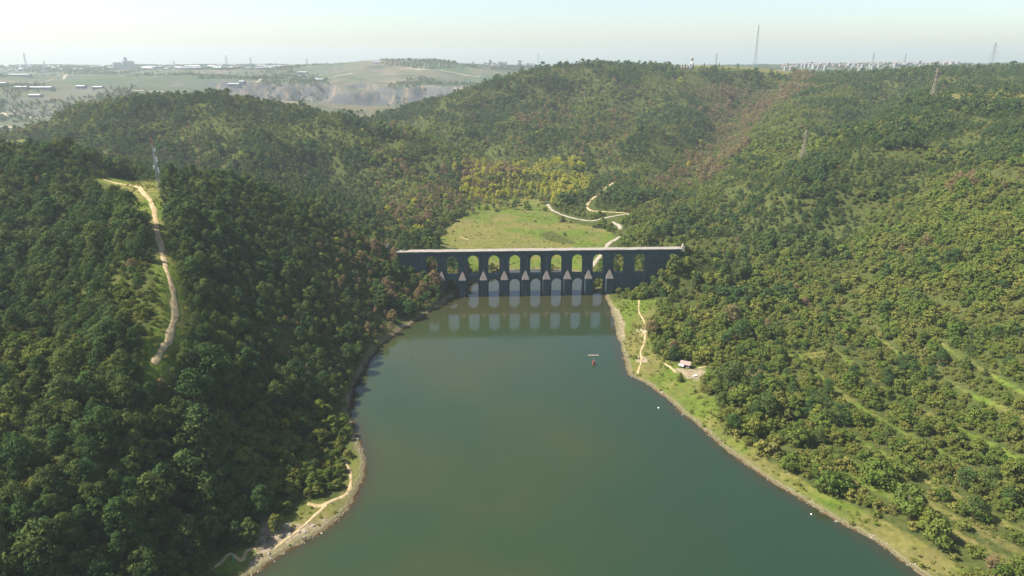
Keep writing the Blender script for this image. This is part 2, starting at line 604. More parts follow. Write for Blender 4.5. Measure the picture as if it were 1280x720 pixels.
def track_mat(name, c0, c1, scale=0.25):
    m, nt, out = new_mat(name)
    geo = nd(nt, 'ShaderNodeNewGeometry')
    f = noise(nt, scale, 6, 0.65, geo.outputs['Position'])
    c = ramp(nt, f, [(0.3, c0), (0.55, c1), (0.75, tuple(min(1, v * 1.15) for v in c1))])
    ac = nd(nt, 'ShaderNodeAttribute', attribute_name='across').outputs['Fac']
    fine = noise(nt, 0.9, 5, 0.7, geo.outputs['Position'])
    edge = mix(nt, 0.5, mapr(nt, ac, 0.35, 1.0), fine)
    c = mix(nt, mapr(nt, edge, 0.50, 0.62), c, (0.105, 0.110, 0.035))
    mid_ = mix(nt, 0.5, mapr(nt, ac, 0.28, 0.0), fine)
    c = mix(nt, mapr(nt, mid_, 0.62, 0.78, 0.0, 0.65), c, (0.15, 0.13, 0.055))
    b = nd(nt, 'ShaderNodeBsdfDiffuse')
    nt.links.new(c, b.inputs['Color'])
    bn = nd(nt, 'ShaderNodeBump')
    bn.inputs['Distance'].default_value = 0.25
    nt.links.new(f, bn.inputs['Height'])
    nt.links.new(bn.outputs[0], b.inputs['Normal'])
    nt.links.new(b.outputs[0], out.inputs['Surface'])
    return m


M['track'] = track_mat('sandy_dirt', (0.17, 0.12, 0.06), (0.40, 0.30, 0.165))
M['gravel'] = track_mat('pale_gravel', (0.19, 0.16, 0.12), (0.32, 0.275, 0.215))

# stone of the aqueduct
m, nt, out = new_mat('aqueduct_stone')
tc = nd(nt, 'ShaderNodeTexCoord')
mp = nd(nt, 'ShaderNodeMapping')
mp.inputs['Rotation'].default_value = (math.pi / 2, 0, 0)
nt.links.new(tc.outputs['Object'], mp.inputs['Vector'])
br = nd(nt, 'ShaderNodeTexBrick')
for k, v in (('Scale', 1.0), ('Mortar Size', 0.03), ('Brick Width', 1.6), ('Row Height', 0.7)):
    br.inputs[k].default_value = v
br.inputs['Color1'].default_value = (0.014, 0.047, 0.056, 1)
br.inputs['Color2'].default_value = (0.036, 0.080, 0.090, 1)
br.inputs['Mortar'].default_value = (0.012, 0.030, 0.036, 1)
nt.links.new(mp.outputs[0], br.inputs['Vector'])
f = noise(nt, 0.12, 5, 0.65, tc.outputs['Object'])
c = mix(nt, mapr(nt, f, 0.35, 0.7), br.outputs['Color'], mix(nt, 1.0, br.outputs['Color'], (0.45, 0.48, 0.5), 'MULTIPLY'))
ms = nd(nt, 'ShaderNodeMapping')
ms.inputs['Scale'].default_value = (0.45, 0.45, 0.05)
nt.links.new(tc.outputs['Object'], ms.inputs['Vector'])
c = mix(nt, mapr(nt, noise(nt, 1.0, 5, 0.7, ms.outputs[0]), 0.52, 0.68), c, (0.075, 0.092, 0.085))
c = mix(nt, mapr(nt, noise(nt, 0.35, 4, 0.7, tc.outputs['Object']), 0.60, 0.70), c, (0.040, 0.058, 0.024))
b = nd(nt, 'ShaderNodeBsdfPrincipled')
b.inputs['Roughness'].default_value = 0.9
nt.links.new(c, b.inputs['Base Color'])
nt.links.new(b.outputs[0], out.inputs['Surface'])
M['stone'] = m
M['cap_stone'] = simple('buttress_cap_stone', (0.125, 0.108, 0.095), 0.9, 0.6, 0.9)
M['deck_stone'] = simple('pale_deck_stone', (0.23, 0.20, 0.165), 0.9, 0.4, 0.25)

# ------------------------------------------------------------------ feature lines (photo pixels -> ground)
TRACK_PX = [(131, 225), (150, 230), (170, 233), (178, 240), (188, 252), (194, 270), (197, 290), (202, 312), (207, 335), (214, 355), (218, 375), (218, 395), (213, 415), (207, 432), (199, 447), (193, 457)]
TRACK = [tuple(h) for h in hits(TRACK_PX)]
ROADS_PX = {
    'valley': ([(684, 254), (692, 264), (712, 272), (735, 276), (752, 274), (770, 270), (786, 268)], 2.7, 'gravel'),
    'loop': ([(766, 229), (752, 240), (740, 249), (734, 257), (738, 263), (752, 265), (786, 267)], 2.3, 'track'),
    'upper': ([(766, 278), (774, 283), (775, 287)], 3.2, 'gravel'),
    'lower': ([(775, 296), (768, 300), (760, 306), (752, 318), (742, 330), (735, 338)], 3.0, 'gravel'),
}
ROADS = {k: ([tuple(h) for h in hits(p)], w, mt) for k, (p, w, mt) in ROADS_PX.items()}
FOOT_PX = {
    'meadow': ([(799, 376), (799, 390), (806, 405), (806, 425), (801, 440), (802, 450), (797, 468)], 0.9, 'track'),
    'yard': ([(831, 455), (838, 460), (845, 466)], 1.1, 'track'),
    'yard2': ([(872, 460), (885, 459), (892, 459)], 0.9, 'track'),
    'spit': ([(432, 578), (438, 590), (439, 605), (434, 618), (420, 626), (400, 634), (385, 630)], 1.2, 'track'),
    'rocks': ([(408, 632), (392, 648), (378, 660), (362, 672), (345, 686)], 1.0, 'track'),
    'bank': ([(260, 716), (275, 704), (288, 694), (303, 702), (310, 690), (330, 684)], 1.1, 'track'),
    'bend': ([(586, 300), (575, 296)], 0.8, 'track'),
}
FOOTS = {k: ([tuple(h) for h in hits(p)], w, mt) for k, (p, w, mt) in FOOT_PX.items()}
TERR_PX = [[(1040, 436), (1075, 462), (1100, 484), (1140, 505), (1180, 526), (1230, 552), (1290, 582)],
           [(1000, 452), (1045, 486), (1080, 512), (1120, 535), (1160, 556), (1210, 585), (1290, 628)],
           [(1010, 512), (1055, 540), (1090, 560), (1130, 582), (1170, 606), (1220, 634), (1290, 672)],
           [(1060, 592), (1100, 612), (1140, 634), (1200, 668), (1270, 706)],
           [(1090, 420), (1130, 446), (1180, 474), (1230, 500), (1290, 532)], [(1030, 556), (1080, 584), (1140, 616), (1200, 648), (1280, 690)],
           [(1170, 425), (1200, 448), (1240, 470), (1290, 496)],
           [(985, 445), (1010, 443), (1030, 440)]]
TERR = [[tuple(h[:2]) for h in hits(p)] for p in TERR_PX]

# clear ground outlines
def poly(px):
    return [tuple(h[:2]) for h in hits(px)]


MEADOW = poly([(549, 308), (551, 294), (580, 267), (602, 252), (640, 247), (678, 250), (690, 266), (720, 280), (760, 288), (770, 296), (762, 306), (752, 320), (742, 334), (728, 343), (700, 336), (640, 337), (610, 340), (592, 348), (583, 340), (570, 325)])
RCLEAR = poly([(757, 374), (778, 374), (800, 374), (822, 374), (822, 390), (809, 398), (813, 425), (820, 445), (838, 452), (866, 456), (892, 458), (886, 474), (872, 482), (880, 492), (902, 500), (896, 520), (905, 538), (940, 560), (965, 580), (1000, 600),
               (1040, 622), (1080, 640), (1110, 655), (1160, 684), (1225, 725), (1150, 718), (1100, 684), (1037, 647), (957, 600), (894, 552), (841, 506), (807, 481), (785, 468), (776, 437)])
LCLEAR = poly([(436, 556), (452, 575), (456, 592), (448, 616), (438, 634), (424, 649), (400, 667), (372, 683), (318, 717), (260, 719), (250, 716), (285, 694), (312, 684), (326, 668), (333, 645), (345, 640), (362, 650), (378, 628), (415, 628), (432, 612), (434, 590)])
MASTCLR = poly([(128, 224), (165, 224), (205, 226), (203, 240), (200, 255), (188, 262), (165, 256), (145, 250), (160, 240)])
FIELD_B = poly([(0, 176), (30, 174), (42, 186), (20, 184), (0, 184)])
YARD = poly([(838, 460), (860, 462), (880, 460), (884, 470), (876, 478), (860, 474), (848, 468)])
GAPS = [hit(*p) for p in [(303, 546), (290, 530), (345, 548), (372, 552), (215, 470), (222, 492), (145, 395), (365, 425), (180, 262), (940, 470), (820, 376), (60, 508), (30, 470), (1110, 460), (905, 250)]]
GAPS = [g for g in GAPS if g is not None]
GRAVEL_BEACH_PX = [(753, 373), (764, 378), (774, 390), (780, 405), (781, 420), (777, 435), (774, 425), (771, 410), (764, 394), (756, 382)]
GRAVEL_BEACH = poly(GRAVEL_BEACH_PX)
GRAVEL2 = poly([(795, 446), (803, 444), (812, 451), (806, 453), (796, 453)])
ROCKY = poly([(330, 640), (350, 655), (372, 655), (400, 652), (418, 648), (400, 667), (372, 683), (335, 706), (305, 719), (320, 690)])

# ------------------------------------------------------------------ terrain mesh
def build_terrain():
    nx, ny = len(GX), len(GY)
    V = np.stack([MX.ravel(), MY.ravel(), MZ.ravel()], -1)
    idx = np.arange(nx * ny).reshape(ny, nx)
    Fq = np.stack([idx[:-1, :-1], idx[:-1, 1:], idx[1:, 1:], idx[1:, :-1]], -1).reshape(-1, 4)
    me = bpy.data.meshes.new('terrain')
    me.vertices.add(len(V))
    me.vertices.foreach_set('co', V.ravel())
    me.loops.add(Fq.size)
    me.loops.foreach_set('vertex_index', Fq.ravel().astype(np.int32))
    me.polygons.add(len(Fq))
    me.polygons.foreach_set('loop_start', np.arange(0, Fq.size, 4, dtype=np.int32))
    me.polygons.foreach_set('use_smooth', np.ones(len(Fq), bool))
    me.update(calc_edges=True)
    x, y = V[:, 0], V[:, 1]
    sd = lake_sd(x, y)
    near = y < 1300

    def soft(P, w):
        r = np.zeros(len(x))
        xs, ys = x[near], y[near]
        d = dist_line(xs, ys, P, True)
        s = np.where(in_poly(xs, ys, P), d, -d)
        r[near] = smooth(-w, w, s)
        return r
    grass = np.maximum.reduce([soft(MEADOW, 5), soft(RCLEAR, 4), soft(LCLEAR, 3) * 0.8, soft(MASTCLR, 4)])
    tr = np.full(len(x), 1e9)
    for L in TERR:
        for q_ in (0, 3, 6):
            tr[near] = np.minimum(tr[near], dist_line(x[near], y[near] + q_, L))
    grass = np.maximum(grass, (1 - smooth(0.8, 3.6, tr)) * (0.35 + 0.6 * vnoise(x, y, 28, 44)))
    tk = np.full(len(x), 1e9)
    tk[near] = dist_line(x[near], y[near], [p[:2] for p in TRACK])
    grass = np.maximum(grass, (1 - smooth(5, 11, tk)) * 0.9)
    sand = np.maximum.reduce([soft(GRAVEL_BEACH, 2), soft(GRAVEL2, 1.5), soft(ROCKY, 4) * 0.85, soft(YARD, 3) * 0.8])
    sand = np.maximum(sand, (1 - smooth(0.8, 4.0 + 2.0 * (x > 0), sd)) * (0.35 + 0.5 * vnoise(x, y, 18, 6)) * (sd > -2))
    for g in GAPS:
        sand = np.maximum(sand, 0.5 * (1 - smooth(1, 4, np.hypot(x - g[0], y - g[1]))))
    wet = (1 - smooth(-0.2, 1.3, sd))
    dry = smooth(0.45, 0.65, fbm(x, y, 45, 77, 4))
    px, py, _ = proj(x, y, V[:, 2])
    far = smooth(1500, 2200, y) * (1 - smooth(-0.16, -0.10, x / (y + 260.0)))
    far = np.maximum(far, smooth(2500, 2900, y))
    fb = soft(FIELD_B, 15)
    dry = np.maximum(dry, fb)
    grass = np.maximum(grass, fb)
    # dry clearings on the right skyline and the summit field
    clr = in_poly(px, py, [(1150, 116), (1180, 112), (1290, 118), (1290, 130), (1200, 128), (1165, 126)]) & (y > 1000) & (y < 1600)
    clr2 = in_poly(px, py, [(838, 78), (900, 78), (990, 88), (985, 95), (930, 86), (880, 84), (840, 83)]) & (y > 1900)
    dry = np.maximum(dry, (clr | clr2) * 1.0)
    grass = np.maximum(grass, (clr | clr2) * 0.9)
    mq_ = soft(poly([(549, 308), (560, 290), (600, 283), (640, 290), (680, 299), (700, 309), (640, 318), (570, 318)]), 14)
    dry = np.maximum(dry, mq_ * 0.85)
    dry = np.maximum(dry, soft(poly([(612, 273), (640, 268), (652, 272), (640, 277), (616, 278)]), 6))
    grass = grass * (1 - 0.75 * soft(poly([(672, 292), (690, 288), (715, 299), (725, 306), (700, 305), (680, 300)]), 6))
    for nm, a in (('shore', np.clip(sd, -6, 40)), ('grass', grass), ('sand', sand), ('wet', wet), ('dry', dry), ('farland', far)):
        at_ = me.attributes.new(nm, 'FLOAT', 'POINT')
        at_.data.foreach_set('value', a.astype(np.float32))
    o = bpy.data.objects.new('ground', me)
    link(o)
    tag(o, kind='structure')
    # material
    m, nt, out = new_mat('ground_cover')
    geo = nd(nt, 'ShaderNodeNewGeometry')
    pos = geo.outputs['Position']

    def att(n):
        return nd(nt, 'ShaderNodeAttribute', attribute_name=n).outputs['Fac']
    n1 = noise(nt, 0.045, 6, 0.62, pos)
    n2 = noise(nt, 0.28, 5, 0.65, pos)
    n3 = noise(nt, 0.012, 4, 0.55, pos)
    floor_ = ramp(nt, n2, [(0.3, (0.028, 0.038, 0.012)), (0.5, (0.055, 0.066, 0.018)), (0.75, (0.095, 0.090, 0.032))])
    green = ramp(nt, n2, [(0.28, (0.042, 0.072, 0.012)), (0.5, (0.086, 0.122, 0.018)), (0.72, (0.130, 0.142, 0.030))])
    dryg = ramp(nt, n2, [(0.28, (0.080, 0.078, 0.022)), (0.5, (0.135, 0.125, 0.034)), (0.72, (0.195, 0.160, 0.066))])
    dm = mapr(nt, mix(nt, 0.55, att('dry'), n1), 0.3, 0.72)
    gr = mix(nt, dm, green, dryg)
    gr = mix(nt, mapr(nt, noise(nt, 0.10, 7, 0.7, pos), 0.46, 0.68, 0.0, 0.6), gr, (0.060, 0.068, 0.022))
    gr = mix(nt, mapr(nt, noise(nt, 0.022, 5, 0.65, pos), 0.50, 0.64, 0.0, 0.6), gr, (0.135, 0.110, 0.045))
    c = mix(nt, mapr(nt, mix(nt, 0.25, att('grass'), n2), 0.3, 0.6), floor_, gr)
    sandc = ramp(nt, n2, [(0.25, (0.11, 0.085, 0.046)), (0.5, (0.22, 0.175, 0.11)), (0.75, (0.33, 0.27, 0.19))])
    c = mix(nt, mapr(nt, mix(nt, 0.4, att('sand'), n2), 0.34, 0.62), c, sandc)
    c = mix(nt, att('wet'), c, (0.085, 0.055, 0.026))
    # drawdown bands along the water
    shn = nd(nt, 'ShaderNodeMath', operation='ADD')
    nt.links.new(att('shore'), shn.inputs[0])
    nt.links.new(mapr(nt, n2, 0.25, 0.75, -1.6, 1.6), shn.inputs[1])
    band = ramp(nt, mapr(nt, shn.outputs[0], -1.0, 9.0), [(0.0, (0.045, 0.030, 0.014)), (0.14, (0.065, 0.044, 0.021)), (0.22, (0.15, 0.125, 0.07)), (0.30, (0.085, 0.075, 0.036)), (0.38, (0.18, 0.155, 0.085)), (0.52, (0.10, 0.10, 0.035)), (0.7, (0.15, 0.135, 0.06))])
    c = mix(nt, mapr(nt, shn.outputs[0], 6.5, 2.2), c, band)
    # distant land: fields, bare quarry soil
    sep = nd(nt, 'ShaderNodeSeparateXYZ')
    nt.links.new(pos, sep.inputs[0])
    mp = nd(nt, 'ShaderNodeMapping')
    mp.inputs['Scale'].default_value = (1 / 300, 1 / 420, 0.0)
    nt.links.new(pos, mp.inputs['Vector'])
    vo = nd(nt, 'ShaderNodeTexVoronoi')
    vo.inputs['Scale'].default_value = 1.0
    nt.links.new(mp.outputs[0], vo.inputs['Vector'])
    sv = nd(nt, 'ShaderNodeSeparateXYZ')
    nt.links.new(vo.outputs['Color'], sv.inputs[0])
    fld = ramp(nt, sv.outputs[0], [(0.0, (0.040, 0.068, 0.036)), (0.3, (0.068, 0.088, 0.048)), (0.5, (0.13, 0.105, 0.072)), (0.65, (0.050, 0.080, 0.040)), (0.85, (0.085, 0.090, 0.060)), (1.0, (0.16, 0.125, 0.09))])
    fn = noise(nt, 0.006, 6, 0.6, pos)
    fld = mix(nt, mapr(nt, fn, 0.42, 0.62), fld, ramp(nt, noise(nt, 0.02, 4, 0.6, pos), [(0.3, (0.028, 0.050, 0.028)), (0.52, (0.070, 0.080, 0.048)), (0.72, (0.16, 0.13, 0.095))]))
    slope = nd(nt, 'ShaderNodeSeparateXYZ')
    nt.links.new(geo.outputs['Normal'], slope.inputs[0])
    mq = nd(nt, 'ShaderNodeMapping')
    mq.inputs['Scale'].default_value = (0.03, 0.004, 0.02)
    nt.links.new(pos, mq.inputs['Vector'])
    cl = ramp(nt, noise(nt, 1.0, 6, 0.7, mq.outputs[0]), [(0.3, (0.045, 0.055, 0.062)), (0.5, (0.085, 0.085, 0.08)), (0.62, (0.19, 0.145, 0.10)), (0.78, (0.28, 0.22, 0.17))])  # bare rock; the blue-grey stops put the faces' shade into its colour
    fld = mix(nt, mapr(nt, mix(nt, 0.12, slope.outputs[2], noise(nt, 0.01, 5, 0.65, pos)), 0.925, 0.86), fld, cl)
    c = mix(nt, att('farland'), c, fld)
    d = nd(nt, 'ShaderNodeBsdfDiffuse')
    nt.links.new(c, d.inputs['Color'])
    bn = nd(nt, 'ShaderNodeBump')
    bn.inputs['Distance'].default_value = 0.8
    bn.inputs['Strength'].default_value = 0.7
    nt.links.new(n2, bn.inputs['Height'])
    nt.links.new(bn.outputs[0], d.inputs['Normal'])
    nt.links.new(d.outputs[0], out.inputs['Surface'])
    me.materials.append(m)


build_terrain()


def ribbon(name, P, w, mat, lift=0.12, seed=0, kind='structure'):
    pts = [np.array(p[:2]) for p in P]
    pts = spline(pts, 8)
    pts = densify(pts, 1.6)
    n = len(pts)
    rows = []
    r = np.random.default_rng(seed)
    ph = r.uniform(0, 50)
    for k in range(n):
        a, b = pts[max(0, k - 2)], pts[min(n - 1, k + 2)]
        d = (b - a) / (np.linalg.norm(b - a) + 1e-9)
        nrm = np.array([-d[1], d[0]])
        wl = w * (0.55 + 0.9 * float(vnoise(np.array([k * 1.6 + ph]), np.array([3.0 + seed]), 7, 5)[0]))
        wr = w * (0.55 + 0.9 * float(vnoise(np.array([k * 1.6 + ph]), np.array([93.0 + seed]), 6, 8)[0]))
        rows.append([pts[k] + nrm * wl * t if t > 0 else pts[k] + nrm * wr * t for t in (-1, -0.5, 0, 0.5, 1)])
    rows = np.array(rows)
    X, Y = rows[..., 0], rows[..., 1]
    # sit clear of the sheet below it everywhere
    Z = zat(X, Y) + lift + np.array([-0.3, 0.06, 0.10, 0.06, -0.3])[None]
    V = np.stack([X, Y, Z], -1).reshape(-1, 3)
    Fq = [(k * 5 + j, k * 5 + j + 1, (k + 1) * 5 + j + 1, (k + 1) * 5 + j) for k in range(n - 1) for j in range(4)]
    o = mesh_obj(name, V, Fq, mat, smooth_=True)
    a = o.data.attributes.new('across', 'FLOAT', 'POINT')
    a.data.foreach_set('value', np.tile(np.array([1.0, .5, 0, .5, 1.0], np.float32), n))
    tag(o, kind=kind)
    return o


ribbon('dirt_track', TRACK, 2.0, M['track'], 0.25, 3)
for k, (nm, (P, w, mt)) in enumerate(ROADS.items()):
    ribbon('gravel_road' if mt == 'gravel' else 'dirt_road', P, w, M[mt], 0.25, 10 + k)
for k, (nm, (P, w, mt)) in enumerate(FOOTS.items()):
    if len(P) > 1:
        ribbon('footpath', P, w, M[mt], 0.2, 30 + k)

for k, (P, w_) in enumerate([([(0, 143), (25, 145), (48, 149)], 11), ([(36, 104), (62, 101), (82, 95), (98, 91)], 9), ([(150, 113), (200, 115), (235, 118), (280, 121)], 8), ([(0, 159), (22, 160)], 8), ([(440, 92), (420, 96), (400, 99), (380, 100)], 9), ([(300, 108), (325, 100), (335, 97)], 8), ([(505, 86), (560, 90), (600, 97)], 9)]):
    hp = hits(P, ymin=1500)
    if len(hp) > 1:
        ribbon('distant_road', hp, w_, M['gravel'], 1.6, 60 + k)

# ------------------------------------------------------------------ water
def build_water():
    x = np.arange(-240, 330, 5.0)
    y = np.arange(-150, 760, 5.0)
    X, Y = np.meshgrid(x, y)
    nx, ny = len(x), len(y)
    V = np.stack([X.ravel(), Y.ravel(), np.zeros(X.size)], -1)
    sd = lake_sd(V[:, 0], V[:, 1])
    idx = np.arange(nx * ny).reshape(ny, nx)
    Fq = np.stack([idx[:-1, :-1], idx[:-1, 1:], idx[1:, 1:], idx[1:, :-1]], -1).reshape(-1, 4)
    keep = (sd[Fq] < 3).any(1)
    o = mesh_obj('water', V, Fq[keep], [], smooth_=True)
    a = o.data.attributes.new('shallow_and_reflection', 'FLOAT', 'POINT')
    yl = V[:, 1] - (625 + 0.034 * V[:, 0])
    pier_reflection = 0.9 * smooth(-110, -15, yl + 40 * (fbm(V[:, 0], V[:, 1], 40, 12, 3) - 0.5))  # dark reflection of the piers, put into the water colour
    a.data.foreach_set('value', np.maximum(1 - smooth(0, 1, -sd / 9), pier_reflection).astype(np.float32))  # brown shallows, darkened to carry the banks' painted reflection as well
    a = o.data.attributes.new('clear_side', 'FLOAT', 'POINT')
    a.data.foreach_set('value', smooth(-40, 150, V[:, 0] + 60 * (fbm(V[:, 0], V[:, 1], 120, 15, 3) - 0.5)).astype(np.float32))
    tag(o, kind='structure')
    m, nt, out = new_mat('lake_water')
    geo = nd(nt, 'ShaderNodeNewGeometry')
    pos = geo.outputs['Position']
    sh = nd(nt, 'ShaderNodeAttribute', attribute_name='shallow_and_reflection').outputs['Fac']
    n1 = noise(nt, 0.008, 3, 0.5, pos)
    deep = mix(nt, mapr(nt, n1, 0.35, 0.65), (0.020, 0.036, 0.015), (0.034, 0.041, 0.012))
    deep = mix(nt, nd(nt, 'ShaderNodeAttribute', attribute_name='clear_side').outputs['Fac'], deep, (0.014, 0.032, 0.016))
    c = mix(nt, mapr(nt, sh, 0.0, 1.0, 0.0, 0.85), deep, (0.030, 0.026, 0.011))  # brown of the shallows and of the painted-in dark reflections
    b = nd(nt, 'ShaderNodeBsdfPrincipled')
    nt.links.new(c, b.inputs['Base Color'])
    gl = nd(nt, 'ShaderNodeMapping')
    gl.inputs['Scale'].default_value = (0.02, 0.006, 1)
    gl.inputs['Rotation'].default_value = (0, 0, 0.5)
    nt.links.new(pos, gl.inputs['Vector'])
    nt.links.new(mapr(nt, noise(nt, 1.0, 4, 0.6, gl.outputs[0]), 0.4, 0.62, 0.03, 0.13), b.inputs['Roughness'])
    b.inputs['IOR'].default_value = 1.33
    mp = nd(nt, 'ShaderNodeMapping')
    mp.inputs['Scale'].default_value = (1.0, 0.6, 1)
    nt.links.new(pos, mp.inputs['Vector'])
    rp = noise(nt, 0.9, 4, 0.6, mp.outputs[0])
    gust = mapr(nt, noise(nt, 0.012, 3, 0.5, pos), 0.35, 0.65, 0.15, 0.6)
    bn = nd(nt, 'ShaderNodeBump')
    bn.inputs['Distance'].default_value = 0.035
    nt.links.new(gust, bn.inputs['Strength'])
    nt.links.new(rp, bn.inputs['Height'])
    nt.links.new(bn.outputs[0], b.inputs['Normal'])
    nt.links.new(b.outputs[0], out.inputs['Surface'])
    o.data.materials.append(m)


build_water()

# ------------------------------------------------------------------ aqueduct
def build_aqueduct():
    pl, pr = at(496, 315, 621), at(851, 311, 633)
    base = (pl + pr) / 2
    ang = math.atan2(pr[1] - pl[1], pr[0] - pl[0])
    L = math.hypot(pr[0] - pl[0], pr[1] - pl[1])
    root = empty('aqueduct', (base[0], base[1], 0), ang, 'long dark stone aqueduct with two tiers of arches across the lake', 'aqueduct')
    cx, cy = base[0], base[1]

    def lx(px, py):
        # local x on the front plane for a photo pixel
        Y = cy
        for _ in range(4):
            p = at(px, py, Y)
            u = (p[0] - cx) * math.cos(ang) + (p[1] - cy) * math.sin(ang)
            Y = cy + u * math.sin(ang)
        return u, p[2]
    HT = lx(670, 313.3)[1]
    zu0, zu1 = lx(670, 343)[1], lx(670, 318.6)[1]
    zl1 = lx(670, 348.3)[1]
    zc0, zc1 = lx(670, 347.3)[1], lx(670, 336)[1]
    ups = [lx(539.2 + 26.1 * k, 330)[0] for k in range(11)]
    lows = [lx(565.2 + 26.1 * k, 360)[0] for k in range(8)]
    wu = (lx(676.7, 330)[0] - lx(663, 330)[0])
    wl = (lx(676.2, 360)[0] - lx(663, 360)[0])
    TH = 7.0        # thickness; local y from 0 (front) to TH

    cu = bpy.data.curves.new('wall_outline', 'CURVE')
    cu.dimensions = '2D'
    cu.fill_mode = 'BOTH'
    cu.extrude = TH / 2

    def ring(P):
        s = cu.splines.new('POLY')
        s.points.add(len(P) - 1)
        for q, (a, b_) in zip(s.points, P):
            q.co = (a, b_, 0, 1)
        s.use_cyclic_u = True
    ring([(-L / 2, -6), (L / 2, -6), (L / 2, HT - 0.6), (-L / 2, HT - 0.6)])

    def arch(c, w, z0, z1, n=14):
        r = w / 2
        rise = r * 1.12          # slightly pointed
        P = [(c - r, z0), (c + r, z0)]
        for k in range(n + 1):
            t = math.pi * k / n
            P.append((c + r * math.cos(t), z1 - rise + rise * math.sin(t) ** 0.95))
        return P
    for c in ups:
        ring(arch(c, wu, zu0, zu1))
    for c in lows:
        ring(arch(c, wl, -5, zl1))
    tmp = bpy.data.objects.new('tmp', cu)
    ROOT.objects.link(tmp)
    dg = bpy.context.evaluated_depsgraph_get()
    me = bpy.data.meshes.new_from_object(tmp.evaluated_get(dg))
    bpy.data.objects.remove(tmp)
    me.transform(Matrix.Translation((0, TH / 2, 0)) @ Matrix.Rotation(math.pi / 2, 4, 'X'))
    me.name = 'wall'
    me.materials.clear()
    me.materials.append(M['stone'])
    w = link(bpy.data.objects.new('wall', me), root)
    # deck: pale paving with a low kerb each side
    d = MB()
    d.box(-L / 2 - 1, L / 2 + 1, -0.7, TH + 0.7, HT - 0.6, HT)
    nseg = 60
    dv = []
    for k in range(nseg + 1):
        xx = -L / 2 - 1 + (L + 2) * k / nseg
        j1, j2 = (float(v) for v in rng.normal(0, .11, 2))
        dv += [(xx, -0.9 + j1, HT + .004), (xx, TH + .9 + j2, HT + .004), (xx, -0.9 + j1, HT + .22 + j2), (xx, TH + .9 + j2, HT + .22 + j1)]
    d.add(dv, [q_ for k in range(nseg) for q_ in ((4 * k + 2, 4 * k + 6, 4 * k + 7, 4 * k + 3), (4 * k, 4 * k + 4, 4 * k + 6, 4 * k + 2), (4 * k + 1, 4 * k + 3, 4 * k + 7, 4 * k + 5))])
    d.build('deck', M['deck_stone'], root)
    # string course between the tiers
    s = MB()
    zs = (zu0 + zl1) / 2 + 0.6
    s.box(-L / 2 + 6, L / 2 - 6, -0.35, -0.003, HT - 3.0, HT - 2.4)
    s.build('string_course', M['stone'], root)
    # pale voussoir rings round the openings
    for lst, w_, z0, z1 in ((ups, wu, zu0, zu1), (lows, wl, -4, zl1)):
        for c in lst:
            q = MB()
            a = arch(c, w_, z0, z1)[2:]
            b_ = arch(c, w_ + 1.0, z0, z1 + 0.55)[2:]
            a = [(a[0][0], z0)] + a + [(a[-1][0], z0)]
            b_ = [(b_[0][0], z0)] + b_ + [(b_[-1][0], z0)]
            n = len(a)
            V = [(x, -0.12, z) for x, z in a] + [(x, -0.12, z) for x, z in b_] + [(x, -0.004, z) for x, z in b_]
            q.add(V, [(k, n + k, n + k + 1, k + 1) for k in range(n - 1)] + [(n + k, 2 * n + k, 2 * n + k + 1, n + k + 1) for k in range(n - 1)])
            q.build('arch_ring', M['stone'], root)
    # buttresses with sloping three-sided stone caps
    for k in range(9):
        c = lx(552.2 + 26.1 * k, 350)[0]
        hw = 3.4
        dep = 5.5
        q = MB()
        q.box(c - hw, c + hw, -dep, -0.003, -6, zc0)
        bo = q.build('buttress', M['stone'], root)
        t = MB()
        e = 0.15
        t.add([(c - hw - e, -dep - e, zc0 + 0.002), (c + hw + e, -dep - e, zc0 + 0.002), (c + hw + e, -0.004, zc0 + 0.002), (c - hw - e, -0.004, zc0 + 0.002), (c, -0.15, zc1 + 0.2)],
              [(0, 1, 4), (1, 2, 4), (2, 3, 4), (3, 0, 4), (0, 3, 2, 1)])
        t.build('buttress_cap', M['cap_stone'], bo)
    # rear buttresses
    for k in range(9):
        c = lx(552.2 + 26.1 * k, 350)[0]
        q = MB()
        q.box(c - 4.3, c + 4.3, TH + 0.003, TH + 4.5, -6, zc0)
        bo = q.build('buttress', M['stone'], root)
        t = MB()
        t.add([(c - 4.5, TH + 0.004, zc0), (c + 4.5, TH + 0.004, zc0), (c + 4.5, TH + 4.8, zc0), (c - 4.5, TH + 4.8, zc0), (c, TH + 0.15, zc1 + 1)],
              [(0, 1, 4), (1, 2, 4), (2, 3, 4), (3, 0, 4), (0, 3, 2, 1)])
        t.build('buttress_cap', M['cap_stone'], bo)
    return root, HT, L, ang


AQ, AQ_H, AQ_L, AQ_A = build_aqueduct()
for px_, py_, w_, h_, lab, nm in ((487, 309, 3.6, 3.0, 'broken pale stone block at the left end of the aqueduct', 'stone_ruin'), (854, 309, 1.5, 3.2, 'small white stone marker at the right end of the aqueduct', 'stone_marker')):
    p_ = at(px_, py_, 634)
    q = MB()
    zb = float(zat(p_[0], 634))
    q.box(-w_, w_, -w_ * .6, w_ * .6, max(min(zb, p_[2] - 1) - p_[2] - 1, -4), h_ * .4)
    q.box(-w_ * .7, w_ * .25, -w_ * .5, w_ * .5, h_ * .4 + .003, h_ * .85)
    q.box(-w_ * .5, w_ * .05, -w_ * .4, w_ * .4, h_ * .85 + .003, h_ * 1.1)
    o = q.build(nm, [M['pale_stone']])
    o.location = tuple(p_)
    tag(o, lab, nm.replace('_', ' '))
AQX = np.array([AQ.location.x, AQ.location.y])


def aq_dist(x, y):
    c, s = math.cos(AQ_A), math.sin(AQ_A)
    u = (x - AQX[0]) * c + (y - AQX[1]) * s
    v = -(x - AQX[0]) * s + (y - AQX[1]) * c
    return u, v


